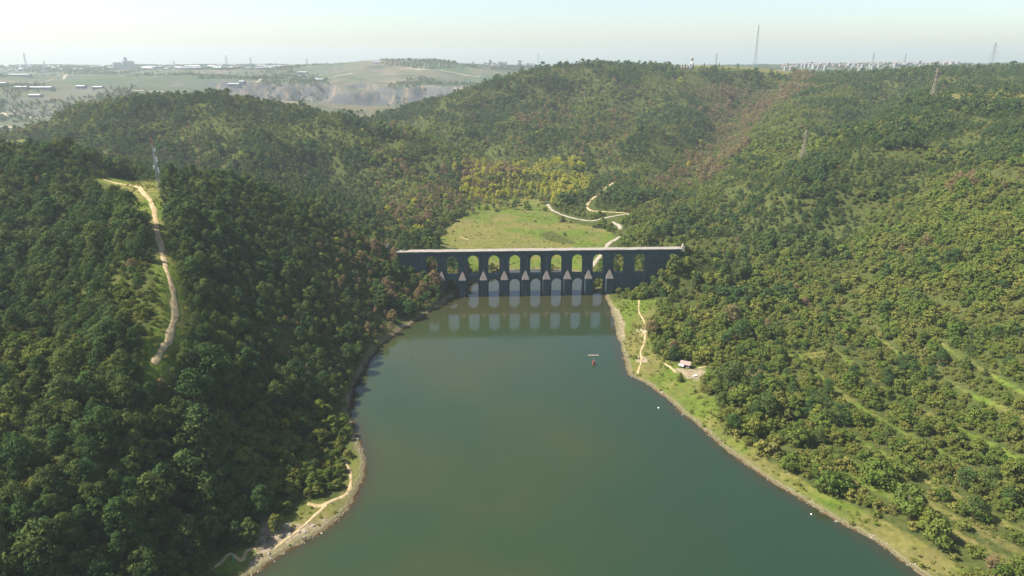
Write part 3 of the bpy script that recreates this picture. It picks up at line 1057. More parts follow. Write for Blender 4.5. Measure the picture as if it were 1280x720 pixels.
# ------------------------------------------------------------------ tree meshes
def crown(seed, kind, lod):
    r = np.random.default_rng(seed)
    # clump centres on an egg-shaped envelope with lobes
    if kind == 'pine':
        H, R, z0, nc, cr = r.uniform(9.5, 12.5), r.uniform(3.5, 4.4), 2.4, 30, (0.95, 1.6)
    elif kind == 'oak':
        H, R, z0, nc, cr = r.uniform(6.0, 8.0), r.uniform(3.4, 4.2), 0.9, 26, (0.9, 1.5)
    elif kind == 'bare':
        H, R, z0, nc, cr = r.uniform(7.5, 9.5), r.uniform(3.2, 4.0), 1.8, 26, (0.9, 1.4)
    elif kind == 'spring':
        H, R, z0, nc, cr = r.uniform(7.5, 9.5), r.uniform(3.3, 4.2), 1.2, 26, (0.9, 1.5)
    elif kind == 'shrub':
        H, R, z0, nc, cr = r.uniform(2.4, 3.6), r.uniform(1.9, 2.6), 0.2, 14, (0.6, 1.0)
    else:
        H, R, z0, nc, cr = r.uniform(0.5, 1.0), r.uniform(0.7, 1.3), 0.0, 7, (0.25, 0.5)
    if kind == 'herb':
        R *= 1.15
    if lod == 2:
        nc = int(nc * 0.6)
    lob = r.uniform(0, 6.28, 3)
    C = []
    for k in range(nc):
        t = r.uniform(0.0, 1.0) ** 0.8            # height in crown
        a = k * 2.39996 + r.normal(0, 0.3)
        if kind == 'pine':
            prof = (1 - t ** 2.2) ** 0.7 * (0.55 + 0.45 * min(1, t * 3.0))
        else:
            prof = math.sqrt(max(0.02, 1 - (t * 1.02) ** 2.4)) * (0.75 + 0.25 * min(1, t * 4))
        lobe = 1 + 0.22 * math.sin(2 * a + lob[0]) + 0.14 * math.sin(3 * a + lob[1])
        rr = R * prof * lobe * r.uniform(0.55, 0.92)
        c = np.array([rr * math.cos(a), rr * math.sin(a), z0 + (H - z0 - cr[0]) * t + r.normal(0, 0.25)])
        C.append((c, r.uniform(*cr) * (1.15 if lod == 2 else 1)))
    C.append((np.array([r.normal(0, .3), r.normal(0, .3), H - cr[0] * 1.2]), cr[0] * 1.1))
    nq, qs = {0: (46, 0.40), 1: (24, 0.58), 2: (11, 0.95)}[lod]
    if kind == 'shrub':
        nq, qs = int(nq * 0.8), qs * 0.72
    if kind == 'herb':
        nq, qs = int(nq * 0.4), 0.22
    if kind == 'bare':
        nq = int(nq * 0.75)
    V, Fq = [], []
    for c, rad in C:
        p = r.normal(size=(nq, 3))
        p /= np.linalg.norm(p, axis=1)[:, None]
        p[:, 2] = np.where(p[:, 2] < -0.45, -p[:, 2], p[:, 2])
        sq = np.array([1.12, 1.12, 0.82])
        nrm = p + r.normal(0, 0.33, (nq, 3))
        nrm /= np.linalg.norm(nrm, axis=1)[:, None]
        q = c + p * rad * sq * r.uniform(0.78, 1.12, (nq, 1))
        up = r.normal(size=(nq, 3))
        u = np.cross(nrm, up)
        u /= np.linalg.norm(u, axis=1)[:, None]
        w = np.cross(nrm, u)
        s = qs * r.uniform(0.6, 1.25, (nq, 1))
        asp = 0.55 if kind == 'pine' else 0.8
        if kind == 'bare':
            asp = 0.5
        for k in range(nq):
            b = len(V)
            V += [q[k] - u[k] * s[k] * asp, q[k] - w[k] * s[k] * 0.9, q[k] + u[k] * s[k] * asp, q[k] + w[k] * s[k]]
            Fq.append((b, b + 1, b + 2, b + 3))
    return np.array(V), Fq, H, R, z0


def tube(path, radii, n=6):
    V, Fq = [], []
    for k, (p, ra) in enumerate(zip(path, radii)):
        p = np.array(p, float)
        a = np.array(path[min(k + 1, len(path) - 1)], float) - np.array(path[max(0, k - 1)], float)
        a /= np.linalg.norm(a)
        u = np.cross(a, (1, 0, 0) if abs(a[0]) < 0.8 else (0, 1, 0))
        u /= np.linalg.norm(u)
        w = np.cross(a, u)
        for i in range(n):
            t = 6.2832 * i / n
            V.append(p + ra * (u * math.cos(t) + w * math.sin(t)))
    for k in range(len(path) - 1):
        for i in range(n):
            Fq.append((k * n + i, k * n + (i + 1) % n, (k + 1) * n + (i + 1) % n, (k + 1) * n + i))
    return V, Fq


def trunk(seed, H, R, z0):
    r = np.random.default_rng(seed + 999)
    V, Fq = [], []

    def put(t):
        b = len(V)
        V.extend(t[0])
        Fq.extend([tuple(i + b for i in f) for f in t[1]])
    lean = r.normal(0, 0.25, 2)
    put(tube([(0, 0, -0.8), (lean[0] * .3, lean[1] * .3, H * 0.3), (lean[0], lean[1], H * 0.82)], [0.28, 0.2, 0.06]))
    for k in range(6):
        a = k * 2.4 + r.uniform(0, 0.6)
        h = z0 + (H - z0) * r.uniform(0.05, 0.55)
        e = R * r.uniform(0.55, 0.85)
        put(tube([(lean[0] * .3, lean[1] * .3, h), (e * .5 * math.cos(a), e * .5 * math.sin(a), h + 0.6), (e * math.cos(a), e * math.sin(a), h + 1.6)], [0.10, 0.07, 0.03], 4))
    return V, Fq


def raw_mesh(name, V, Fq, mats, fm=None):
    me = bpy.data.meshes.new(name)
    me.from_pydata([tuple(v) for v in V], [], Fq)
    for mm in mats:
        me.materials.append(mm)
    if fm is not None:
        me.polygons.foreach_set('material_index', np.asarray(fm, np.int32))
    me.update()
    return me


KINDS = ['pine', 'oak', 'bare', 'spring', 'shrub', 'herb']
NV = {'pine': 5, 'oak': 5, 'bare': 3, 'spring': 3, 'shrub': 4, 'herb': 4}
NEAR = {}        # (kind, variant) -> crown mesh, trunk mesh, H, R
SRC = {}         # (kind, lod) -> hidden source collection
for ki, k in enumerate(KINDS):
    for lod in ((0, 1, 2) if k != 'herb' else (1,)):
        col = bpy.data.collections.new('%s_%d' % (k, lod))
        SRC[k, lod] = col
        for v in range(NV[k]):
            sd_ = ki * 100 + v * 7 + 5
            V, Fq, H, R, z0 = crown(sd_ + lod * 3000, k, lod)
            if k in ('shrub', 'herb'):
                V2, F2, fm = V, Fq, None
                mats = [M[k]]
            else:
                tv, tf = trunk(sd_, H, R, z0)
                if lod == 2:
                    tv, tf = tube([(0, 0, -0.8), (0, 0, H * .7)], [0.3, 0.12], 4)
                b = len(V)
                V2 = list(V) + list(tv)
                F2 = list(Fq) + [tuple(i + b for i in f) for f in tf]
                fm = [0] * len(Fq) + [1] * len(tf)
                mats = [M[k], M['bark']]
            ob = bpy.data.objects.new('%s_source' % k, raw_mesh('%s_%d_%d' % (k, lod, v), V2, F2, mats, fm))
            col.objects.link(ob)
            if lod == 0:
                cm = raw_mesh('crown', V, Fq, [M[k]])
                tm = None if k in ('shrub', 'herb') else raw_mesh('trunk', *trunk(sd_, H, R, z0), [M['bark']])
                NEAR[k, v] = (cm, tm, H, R)

# ------------------------------------------------------------------ planting
def tree_field():
    XS, YS, WID = [], [], []
    for y0, y1, st in ((118, 700, 5.0), (700, 1300, 6.6), (1300, 1900, 7.6), (1900, 2450, 8.6)):
        yy = np.arange(y0, y1, st)
        for j, y in enumerate(yy):
            hw = (y * 0.80 + 120)
            xx = np.arange(-hw, hw, st) + (j % 2) * st / 2
            XS.append(xx + rng.uniform(-.42, .42, len(xx)) * st)
            YS.append(np.full(len(xx), y) + rng.uniform(-.42, .42, len(xx)) * st)
            WID.append(np.full(len(xx), st))
    return np.concatenate(XS), np.concatenate(YS), np.concatenate(WID)


X, Y, ST = tree_field()
sd = lake_sd(X, Y)
Z = zat(X, Y)
keep = sd > 1.2
keep &= visible(X, Y, Z + 11, eyes=((0, 0, CAM_H), (-60, 0, CAM_H), (60, 0, CAM_H)), tol=2.0)
X, Y, ST, sd, Z = (a[keep] for a in (X, Y, ST, sd, Z))
PX, PY, DD = proj(X, Y, Z)
nearm = Y < 1350


def cut(P, soft=0.0):
    r = np.zeros(len(X), bool)
    r[nearm] = in_poly(X[nearm], Y[nearm], P)
    return r


wx, wy = (fbm(X, Y, 34, 81, 3) - .5) * 34, (fbm(X, Y, 34, 82, 3) - .5) * 34
mead = np.zeros(len(X), bool)
mead[nearm] = in_poly((X + wx)[nearm], (Y + wy)[nearm], MEADOW)
mead &= ~((PY < 268) & (rng.random(len(X)) < 0.10)) & ~(rng.random(len(X)) < 0.006)
clear = mead | cut(RCLEAR) | cut(LCLEAR) | cut(MASTCLR) | cut(FIELD_B)
dt = np.full(len(X), 1e9)
dt[nearm] = dist_line(X[nearm], Y[nearm], [p[:2] for p in TRACK])
clear |= dt < 6.0
for q_ in (5, 10, 15, 20):
    d_ = np.full(len(X), 1e9)
    d_[nearm] = dist_line(X[nearm], Y[nearm] + q_, [p[:2] for p in TRACK[:6]])
    clear |= d_ < 5
for L in TERR:
    d_ = np.full(len(X), 1e9)
    d_[nearm] = np.minimum.reduce([dist_line(X[nearm], Y[nearm] + q_, L) for q_ in (0, 3, 6)])
    clear |= d_ < 3.1 + 1.5 * (vnoise(X, Y, 20, 3) - 0.5)
for P, w, _ in list(ROADS.values()) + list(FOOTS.values()):
    if len(P) > 1:
        d_ = np.full(len(X), 1e9)
        d_[nearm] = dist_line(X[nearm], Y[nearm], [p[:2] for p in P])
        if w > 2:
            d_[nearm] = np.minimum.reduce([dist_line(X[nearm], Y[nearm] + q_, [p[:2] for p in P]) for q_ in (0, 6, 12, 18)])
        clear |= d_ < (w + 3.5 if w > 2 else w + 2.5)
for g in GAPS:
    clear |= np.hypot(X - g[0], Y - g[1]) < 5
u_, v_ = aq_dist(X, Y)
clear |= (np.abs(u_) < AQ_L / 2 + 2) & (v_ > -5.5) & (v_ < 13)
right = PX > 640
clear |= right & (Y < 640) & (sd < 9)
clear |= ~right & (Y < 640) & (sd < np.where((PY < 520) & (PX < 600), 1.2, 3.0) + 3.5 * vnoise(X, Y, 25, 4))
clear |= in_poly(PX, PY, [(836, 70), (900, 70), (995, 84), (988, 98), (930, 91), (880, 89), (838, 88)]) & (Y > 1700)
clear |= in_poly(PX, PY, [(1165, 116), (1290, 118), (1290, 129), (1200, 127), (1160, 124)]) & (Y > 1000) & (Y < 1600) & (rng.random(len(X)) < 0.75)
UU = X / (Y + 260.0)
clear |= ((Y > 1500) & (UU < -0.25 + 0.07 * vnoise(X, Y, 120, 8))) | ((Y > 1980) & (UU < -0.12))          # open quarry country
pick = ~clear
X, Y, ST, sd, Z, PX, PY, DD, dt = (a[pick] for a in (X, Y, ST, sd, Z, PX, PY, DD, dt))
n = len(X)
patch = fbm(X, Y, 150, 41, 4)
patch2 = fbm(X, Y, 110, 55, 4)
W = np.zeros((n, 5))          # pine oak bare spring shrub


def zone(mask, w, noise_pine=0.0, noise_bare=0.0):
    q = np.tile(np.array(w, float), (mask.sum(), 1))
    p = smooth(0.47, 0.53, patch[mask])
    q[:, 0] *= 1 - noise_pine + 2 * noise_pine * p
    q[:, 1] *= 1 - noise_pine * (p - 0.5)
    b = smooth(0.49, 0.56, patch2[mask])
    q[:, 2] *= 1 - noise_bare + 2 * noise_bare * b
    W[mask] = q


hillA = (Y < 760) & (PX < 620)
hillB = (Y >= 760) & (Y < 1480) & (PX < 690)
restR = ~(hillA | hillB)
wv = 45 * (fbm(X, Y, 70, 229, 4) - 0.5)
wv2 = 45 * (fbm(X, Y, 70, 231, 4) - 0.5)
PXw, PYw = PX + wv, PY + wv2 * 0.6
zone(hillA, [.86, .14, .03, 0, .04], .15, .9)
zone(hillA & in_poly(PXw, PYw, [(150, 330), (205, 320), (212, 420), (180, 430), (140, 380)]), [.08, .55, .05, .02, .5])
zone(hillA & in_poly(PXw, PYw, [(-50, 430), (60, 420), (130, 440), (110, 520), (60, 560), (-50, 600)]), [.25, .6, .06, .03, .3], .5)
zone(hillA & in_poly(PXw, PYw, [(280, 520), (445, 520), (460, 610), (400, 640), (330, 640), (270, 590)]), [.12, .82, .04, .02, .15])
zone(hillA & in_poly(PXw, PYw, [(400, 290), (500, 300), (585, 365), (520, 410), (450, 480), (400, 430)]), [.35, .42, .26, .01, .1], .2, .6)
zone(hillA & in_poly(PXw, PYw, [(340, 330), (400, 330), (410, 470), (350, 450)]), [.7, .2, .16, 0, .05], .2, .9)
zone(hillB, [.72, .38, .14, .01, .05], .95, .9)
zone(hillB & in_poly(PXw, PYw, [(470, 190), (560, 190), (640, 220), (640, 250), (560, 300), (480, 300)]), [.16, .5, .3, .18, .05], .5, .5)
zone(hillB & in_poly(PXw, PYw, [(560, 205), (690, 205), (700, 245), (640, 250), (600, 255), (570, 240)]), [.02, .2, .25, .75, 0], .2, .3)
zone(restR, [.56, .56, .12, .01, .12], .95, .85)
hillC = restR & (Y > 1150) & (PX < 900)
zone(hillC, [.60, .46, .18, .03, .05], .96, .95)
FARPINE = [[(560, 112), (640, 94), (760, 84), (845, 82), (850, 100), (790, 112), (740, 100), (690, 112), (640, 150), (600, 175), (590, 165), (640, 128), (600, 122)],
           [(800, 125), (870, 118), (890, 150), (850, 190), (815, 220), (775, 215), (800, 170)], [(690, 150), (745, 150), (760, 190), (720, 200), (690, 180)], [(500, 145), (560, 130), (580, 145), (540, 165), (510, 170)],
           [(1000, 125), (1160, 128), (1150, 165), (1060, 175), (990, 160)], [(1090, 150), (1290, 140), (1290, 195), (1180, 205), (1100, 200)], [(1050, 84), (1290, 82), (1290, 114), (1170, 112), (1060, 106)],
           [(915, 215), (990, 205), (1060, 225), (1065, 300), (1020, 320), (930, 318), (905, 270)], [(840, 340), (900, 310), (940, 330), (920, 370), (860, 372)]]
zone(restR & in_poly(PXw, PYw, [(640, 205), (725, 205), (735, 232), (700, 258), (640, 250)]), [.02, .1, .1, .9, 0])
zone(restR & in_poly(PXw, PYw, [(855, 90), (930, 110), (1010, 85), (1030, 98), (960, 140), (930, 180), (900, 220), (850, 240), (820, 235), (870, 180)]), [.06, .3, .7, .05, .05], .3, .2)
zone(restR & in_poly(PXw, PYw, [(870, 84), (930, 86), (990, 96), (960, 112), (925, 115), (880, 100)]), [.95, .05, .02, 0, 0])
zone(restR & (Y < 800), [.11, .80, .02, .01, .45], .75, .8)
zone(restR & in_poly(PXw, PYw, [(960, 200), (1060, 220), (1070, 320), (930, 340), (820, 380), (790, 360), (900, 270)]), [.5, .5, .04, .01, .15], .7, .5)
zone(restR & in_poly(PXw, PYw, [(1080, 120), (1290, 130), (1290, 230), (1100, 260), (1000, 240), (1000, 170)]), [.75, .42, .08, .01, .1], .95, .85)
zone(restR & in_poly(PXw, PYw, [(1050, 85), (1290, 82), (1290, 116), (1160, 112), (1060, 110)]), [.85, .15, .03, 0, 0], .4)
for P_ in FARPINE:
    wob = 60 * (fbm(X, Y, 90, 19, 4) - 0.5)
    mk_p = restR & in_poly(PX + wob, PY + wob, P_)
    W[mk_p] = W[mk_p] * 0.18
    W[mk_p, 0] += 0.82
for P_ in ([(385, 190), (425, 183), (455, 200), (450, 232), (410, 235), (385, 215)], [(40, 150), (150, 122), (300, 128), (460, 148), (520, 175), (505, 190), (400, 165), (250, 150), (120, 160), (50, 170)], [(60, 175), (130, 160), (200, 175), (180, 200), (90, 195)], [(475, 178), (540, 190), (580, 215), (560, 225), (500, 205)]):
    wob = 50 * (fbm(X, Y, 60, 29, 3) - 0.5)
    mk_p = hillB & in_poly(PX + wob, PY + wob, P_)
    W[mk_p] = W[mk_p] * 0.3
    W[mk_p, 0] += 0.7
BROWN = [[(640, 135), (700, 125), (720, 150), (690, 175), (650, 170)], [(560, 205), (620, 200), (650, 225), (600, 240), (540, 230)], [(700, 165), (760, 140), (800, 150), (770, 200), (720, 205)]]
for P_ in BROWN:
    mk_p = in_poly(PX, PY, P_) & (Y > 900)
    W[mk_p] = W[mk_p] * 0.6
    W[mk_p, 2] += 0.3
W /= W.sum(1, keepdims=True)
pw = np.where(Y > 700, 1.9, 1.45)[:, None]
W = W ** pw
W[:, 3] *= np.where(restR & (Y < 1000) & (PX > 760), 0.0, 1.0)
W /= W.sum(1, keepdims=True)
cs = W.cumsum(1)
KI = (rng.random(n)[:, None] > cs).sum(1).clip(0, 4)
# thin a little where woods are open
dens = np.where(KI == 4, 1.0, 0.93)
open_ = (PX > 900) & (Y < 640)
dens = np.where(open_ & (sd < 60), dens * (0.88 + 0.12 * smooth(10, 60, sd)), dens)
dens = np.where(smooth(0.60, 0.70, fbm(X, Y, 32, 91, 2)) > 0.5, dens * 0.62, dens)
gapm = (restR | hillB) & (fbm(X, Y, 42, 191, 3) > 0.62)
KI = np.where(gapm, np.where(rng.random(n) < 0.75, 4, 1), KI)
dens = np.where(gapm & (fbm(X, Y, 42, 191, 3) > 0.69), 0.5, dens)
kk = rng.random(n) < dens
X, Y, ST, sd, Z, PX, PY, DD, KI, dt = (a[kk] for a in (X, Y, ST, sd, Z, PX, PY, DD, KI, dt))
n = len(X)
base_s = np.array([0.80, 0.80, 0.82, 0.85, 1.0])[KI]
SC = base_s * np.exp(np.clip(rng.normal(0, 0.30, n), -0.75, 0.62)) * (0.86 + 0.3 * smooth(0.4, 0.6, fbm(X, Y, 45, 63, 2))) * (1 + 0.12 * smooth(1000, 2200, Y)) * np.where((PX < 480) & (Y < 520) & (KI == 0), 1.12, 1.0)
SC = np.where((PX > 760) & (Y < 640) & (KI < 2), SC * 1.0, SC)
SC *= 0.80 + 0.45 * smooth(0.36, 0.64, fbm(X, Y, 75, 163, 3))
SC = np.where(dt < 14, SC * 0.75, SC)
SC = np.where((PX < 640) & (Y < 400) & (sd < 45), SC * (0.78 + 0.22 * smooth(15, 45, sd)), SC)
ROT = rng.uniform(0, 6.28, n)
VAR = rng.integers(0, 1000, n)

# distinctive single trees: photo pixel of the foot, kind, size, label
SPECIAL = [
    ((357, 537), 'spring', 0.75, 'orange yellow round tree among dark trees on the left slope'),
    ((905, 494), 'oak', 1.25, 'broad olive tree casting a dark shadow below the hut'),
    ((973, 492), 'pine', 0.95, 'dark green conical pine left of a round dark one on the right slope'),
    ((1017, 507), 'oak', 0.95, 'small round very dark tree alone among olive scrub on the right slope'),
    ((345, 664), 'oak', 1.0, 'rounded grey green tree beside the rocky left shore'),
    ((622, 264), 'spring', 0.75, 'lone yellow green tree at the left edge of the meadow'),
    ((605, 262), 'spring', 0.6, 'small pale tree behind the meadow beside a yellow one'),
    ((850, 477), 'oak', 0.62, 'dark rounded tree in front of the small hut'),
    ((150, 243), 'shrub', 1.1, 'low green bush below the bend of the dirt track'),
    ((163, 246), 'shrub', 1.2, 'dark green bush inside the bend of the dirt track'),
    ((1020, 312), 'pine', 1.6, 'tallest dark pine of the clump halfway up the right slope'),
    ((1005, 316), 'pine', 1.35, 'dark pine at the left of the clump on the right slope'),
    ((1038, 312), 'pine', 1.3, 'dark pine at the right of the clump on the right slope'),
    ((1030, 320), 'pine', 1.25, 'dark pine at the front of the clump on the right slope'),
    ((995, 310), 'pine', 1.1, 'smaller dark pine left beside the clump on the right slope'),
    ((1122, 270), 'pine', 1.3, 'lone tall dark pine above the middle of the right slope'),
    ((950, 318), 'pine', 1.15, 'dark pine left of the big clump on the right slope'),
    ((845, 372), 'oak', 0.9, 'dark bushy tree by the right end of the aqueduct'),
]
KIDX = {k: i for i, k in enumerate(KINDS)}
sp_rows = []
for (pp, k, s, lab) in SPECIAL:
    h = hit(*pp)
    if h is None:
        continue
    m_ = np.hypot(X - h[0], Y - h[1]) > 3.6 * s
    X, Y, ST, sd, Z, PX, PY, DD, KI, dt, SC, ROT, VAR = (a[m_] for a in (X, Y, ST, sd, Z, PX, PY, DD, KI, dt, SC, ROT, VAR))
    sp_rows.append((h, k, s, lab))
ab = [h for h in hits([(796, 368), (806, 362), (816, 354), (826, 345), (836, 337), (846, 329), (790, 374), (812, 366), (824, 358), (834, 350), (843, 342), (852, 322), (801, 374), (858, 332), (850, 340), (842, 353), (830, 364), (522, 354), (515, 342), (507, 332), (500, 324)])]
ab = np.array(ab)
na_ = len(ab)
X, Y, Z = np.concatenate([X, ab[:, 0]]), np.concatenate([Y, ab[:, 1]]), np.concatenate([Z, ab[:, 2]])
KI = np.concatenate([KI, np.ones(na_, int)])
SC = np.concatenate([SC, rng.uniform(0.75, 1.15, na_)])
ROT = np.concatenate([ROT, rng.uniform(0, 6, na_)])
VAR = np.concatenate([VAR, rng.integers(0, 1000, na_)])
n = len(X)

# size in the picture, and which of each kind show largest
Hs = np.array([NEAR[k, 0][2] for k in KINDS[:5]])[KI] * SC
cxp, cyp, cd = proj(X, Y, Z + Hs * 0.6)
inframe = (cxp > 4) & (cxp < 1276) & (cyp > 2) & (cyp < 716)
vis0 = visible(X, Y, Z + Hs * 0.9, tol=0.0)
size = F * SC * np.array([4.0, 3.8, 3.6, 3.7, 2.3])[KI] / cd
size = np.where(inframe & vis0, size, 0)
LIMIT = {'pine': 295, 'oak': 295, 'bare': 110, 'spring': 90, 'shrub': 200}
indiv = np.zeros(n, bool)
for k, lim in LIMIT.items():
    ii = np.nonzero((KI == KIDX[k]) & (size > 0))[0]
    ii = ii[np.argsort(-size[ii])][:lim]
    indiv[ii] = True

NAMES = {'pine': 'pine_tree', 'oak': 'broadleaf_tree', 'bare': 'budding_tree', 'spring': 'spring_tree', 'shrub': 'bush'}
CATS = {'pine': 'pine tree', 'oak': 'broadleaf tree', 'bare': 'budding tree', 'spring': 'leafing tree', 'shrub': 'bush'}
LOOK = {'pine': 'dark green pine', 'oak': 'olive green broadleaf tree', 'bare': 'brown budding tree', 'spring': 'yellow green spring tree', 'shrub': 'low olive bush'}
GRP = {'pine': 'pine trees of the near slopes', 'oak': 'broadleaf trees of the near slopes', 'bare': 'brown budding trees', 'spring': 'yellow green trees', 'shrub': 'bushes of the near slopes'}
PROTO = {}
used = set()


def place_tree(k, v, x, y, z, s, rz, label):
    cm, tm, H, R = NEAR[k, v]
    if tm is None:
        if (k, v) not in PROTO:
            o = bpy.data.objects.new(NAMES[k], cm)
            PROTO[k, v] = o
        else:
            o = PROTO[k, v].copy()
        link(o)
        o.location = (x, y, z - 0.1)
        o.scale = (s, s, s)
        o.rotation_euler = (0, 0, rz)
        return tag(o, label, CATS[k], GRP[k])
    if (k, v) not in PROTO:
        r0 = bpy.data.objects.new(NAMES[k], None)
        parts = [bpy.data.objects.new('crown', cm), bpy.data.objects.new('trunk', tm)]
        PROTO[k, v] = (r0, parts)
    else:
        r0 = PROTO[k, v][0].copy()
        parts = [p.copy() for p in PROTO[k, v][1]]
    link(r0)
    for p in parts:
        link(p, r0)
    r0.location = (x, y, z - 0.1)
    r0.scale = (s, s, s)
    r0.rotation_euler = (0, 0, rz)
    return tag(r0, label, CATS[k], GRP[k])


def tree_label(k, s, cx_, cy_):
    big = 'large ' if s > 1.0 else ('small ' if s < 0.68 else '')
    side = 'left' if cx_ < 640 else 'right'
    for fmt in ('%d percent across, %d percent down', '%.1f percent across, %.1f percent down', '%.2f percent across, %.2f percent down'):
        a, b = cx_ / 12.8, cy_ / 7.2
        lab = '%s%s on %s slope, ' % (big, LOOK[k], side) + (fmt % (round(a), round(b)) if '%d' in fmt else fmt % (a, b))
        if lab not in used:
            break
    used.add(lab)
    return lab


for i in np.nonzero(indiv)[0]:
    k = KINDS[KI[i]]
    place_tree(k, int(VAR[i] % NV[k]), X[i], Y[i], Z[i], SC[i], ROT[i], tree_label(k, SC[i], cxp[i], cyp[i]))
for j, (h, k, s, lab) in enumerate(sp_rows):
    place_tree(k, j % NV[k], h[0], h[1], h[2], s, j * 1.3, lab)


def scatter(name, pts, cols, variants, scale, rot, tilt=0.06):
    """one object: points carrying instanced plants"""
    me = bpy.data.meshes.new(name)
    me.vertices.add(len(pts))
    me.vertices.foreach_set('co', np.asarray(pts, np.float32).ravel())
    a = me.attributes.new('variant', 'INT', 'POINT')
    a.data.foreach_set('value', np.asarray(variants, np.int32))
    a = me.attributes.new('size', 'FLOAT', 'POINT')
    a.data.foreach_set('value', np.asarray(scale, np.float32))
    a = me.attributes.new('turn', 'FLOAT_VECTOR', 'POINT')
    r = np.stack([rng.normal(0, tilt, len(pts)), rng.normal(0, tilt, len(pts)), rot], -1)
    a.data.foreach_set('vector', r.astype(np.float32).ravel())
    o = bpy.data.objects.new(name, me)
    link(o)
    ng = bpy.data.node_groups.new(name + '_plants', 'GeometryNodeTree')
    ng.interface.new_socket('Geometry', in_out='INPUT', socket_type='NodeSocketGeometry')
    ng.interface.new_socket('Geometry', in_out='OUTPUT', socket_type='NodeSocketGeometry')
    gi, go = ng.nodes.new('NodeGroupInput'), ng.nodes.new('NodeGroupOutput')
    ip = ng.nodes.new('GeometryNodeInstanceOnPoints')
    ci = ng.nodes.new('GeometryNodeCollectionInfo')
    ci.inputs['Collection'].default_value = cols
    ci.inputs['Separate Children'].default_value = True
    ci.inputs['Reset Children'].default_value = True

    def na(nm, t):
        q = ng.nodes.new('GeometryNodeInputNamedAttribute')
        q.data_type = t
        q.inputs['Name'].default_value = nm
        return q.outputs['Attribute']
    L = ng.links.new
    L(gi.outputs[0], ip.inputs['Points'])
    L(ci.outputs[0], ip.inputs['Instance'])
    ip.inputs['Pick Instance'].default_value = True
    L(na('variant', 'INT'), ip.inputs['Instance Index'])
    er = ng.nodes.new('FunctionNodeEulerToRotation')
    L(na('turn', 'FLOAT_VECTOR'), er.inputs[0])
    L(er.outputs[0], ip.inputs['Rotation'])
    L(na('size', 'FLOAT'), ip.inputs['Scale'])
    L(ip.outputs[0], go.inputs[0])
    md = o.modifiers.new('plants', 'NODES')
    md.node_group = ng
    tag(o, kind='stuff')
    return o


def merged(k):
    """one source collection holding all detail levels of a kind"""
    c = bpy.data.collections.new(k + '_all')
    for lod in (0, 1, 2):
        for j, ob in enumerate(SRC[k, lod].objects):
            ob.name = '%d_%02d_%s' % (lod, j, k)
            c.objects.link(ob)
    return c


WOOD = {'pine': 'pine_forest', 'oak': 'broadleaf_wood', 'bare': 'budding_wood', 'spring': 'spring_wood', 'shrub': 'scrub'}
for k in KINDS[:5]:
    ii = np.nonzero((KI == KIDX[k]) & ~indiv)[0]
    lod = np.where(Y[ii] < 480, 0, np.where(Y[ii] < 1000, 1, 2))
    var = lod * NV[k] + VAR[ii] % NV[k]
    o = scatter(WOOD[k], np.stack([X[ii], Y[ii], Z[ii] - 0.1], -1), merged(k), var, SC[ii], ROT[ii])
    print(WOOD[k], len(ii), 'individuals', int((indiv & (KI == KIDX[k])).sum()))

# herbs and low growth on the open ground
hx = rng.uniform(-330, 420, 60000)
hy = rng.uniform(200, 1150, 60000)
hs = lake_sd(hx, hy)
hz = zat(hx, hy)
hm = np.zeros(len(hx), bool)
for P, pr in ((MEADOW, 0.12), (RCLEAR, 0.9), (LCLEAR, 0.5), (MASTCLR, 0.8)):
    hm |= in_poly(hx, hy, P) & (rng.random(len(hx)) < pr)
tt = np.full(len(hx), 1e9)
for L in TERR:
    tt = np.minimum(tt, dist_line(hx, hy, L))
hm |= (tt < 4.6) & (tt > 0.8)
tt = dist_line(hx, hy, [p[:2] for p in TRACK])
hm |= (tt > 2.8) & (tt < 9)
hm &= (hs > 2.5) & ~in_poly(hx, hy, GRAVEL_BEACH) & ~in_poly(hx, hy, GRAVEL2)
hm &= ~(in_poly(hx, hy, ROCKY) & (rng.random(len(hx)) < 0.7)) & ~in_poly(hx, hy, YARD)
for P, w, _ in list(ROADS.values()) + list(FOOTS.values()):
    if len(P) > 1:
        hm &= dist_line(hx, hy, [p[:2] for p in P]) > w + 0.8
hm &= fbm(hx, hy, 16, 14, 3) > 0.40
hx, hy, hz = hx[hm], hy[hm], hz[hm]
scatter('ground_plants', np.stack([hx, hy, hz], -1), SRC['herb', 1], rng.integers(0, NV['herb'], len(hx)), np.exp(rng.normal(0, 0.35, len(hx))) * 0.95, rng.uniform(0, 6.28, len(hx)))
print('herbs', len(hx))

# far woods on the plateau: clumps of trees
fx = rng.uniform(-6500, 6500, 190000)
fy = rng.uniform(1650, 7600, 190000)
uu = fx / (fy + 260)
okf = (np.abs(uu) < 0.85) & ((uu < -0.17) | (fy > 2500))
fx, fy = fx[okf], fy[okf]
dn = fbm(fx, fy * 0.7, 240, 71, 5)
m_ = (dn > 0.535) & (rng.random(len(fx)) < smooth(0.535, 0.62, dn) * 0.9)
fx, fy = fx[m_], fy[m_]
ex = rng.uniform(-5200, 2500, 9000)
ey = rng.uniform(5000, 6700, 9000)
em = vnoise(ex, ey, 170, 33) > 0.55
fx, fy = np.concatenate([fx, ex[em]]), np.concatenate([fy, ey[em]])
fz = zat(fx, fy)
m_ = visible(fx, fy, fz + 8, tol=3)
fx, fy, fz = fx[m_], fy[m_], fz[m_]
FARC = bpy.data.collections.new('far_sources')
for k in ('oak', 'pine'):
    for ob in list(SRC[k, 2].objects)[:3]:
        FARC.objects.link(ob)
scatter('distant_woods', np.stack([fx, fy, fz - 0.5], -1), FARC, rng.integers(0, 6, len(fx)), rng.uniform(0.9, 1.6, len(fx)), rng.uniform(0, 6.28, len(fx)))
print('far', len(fx))

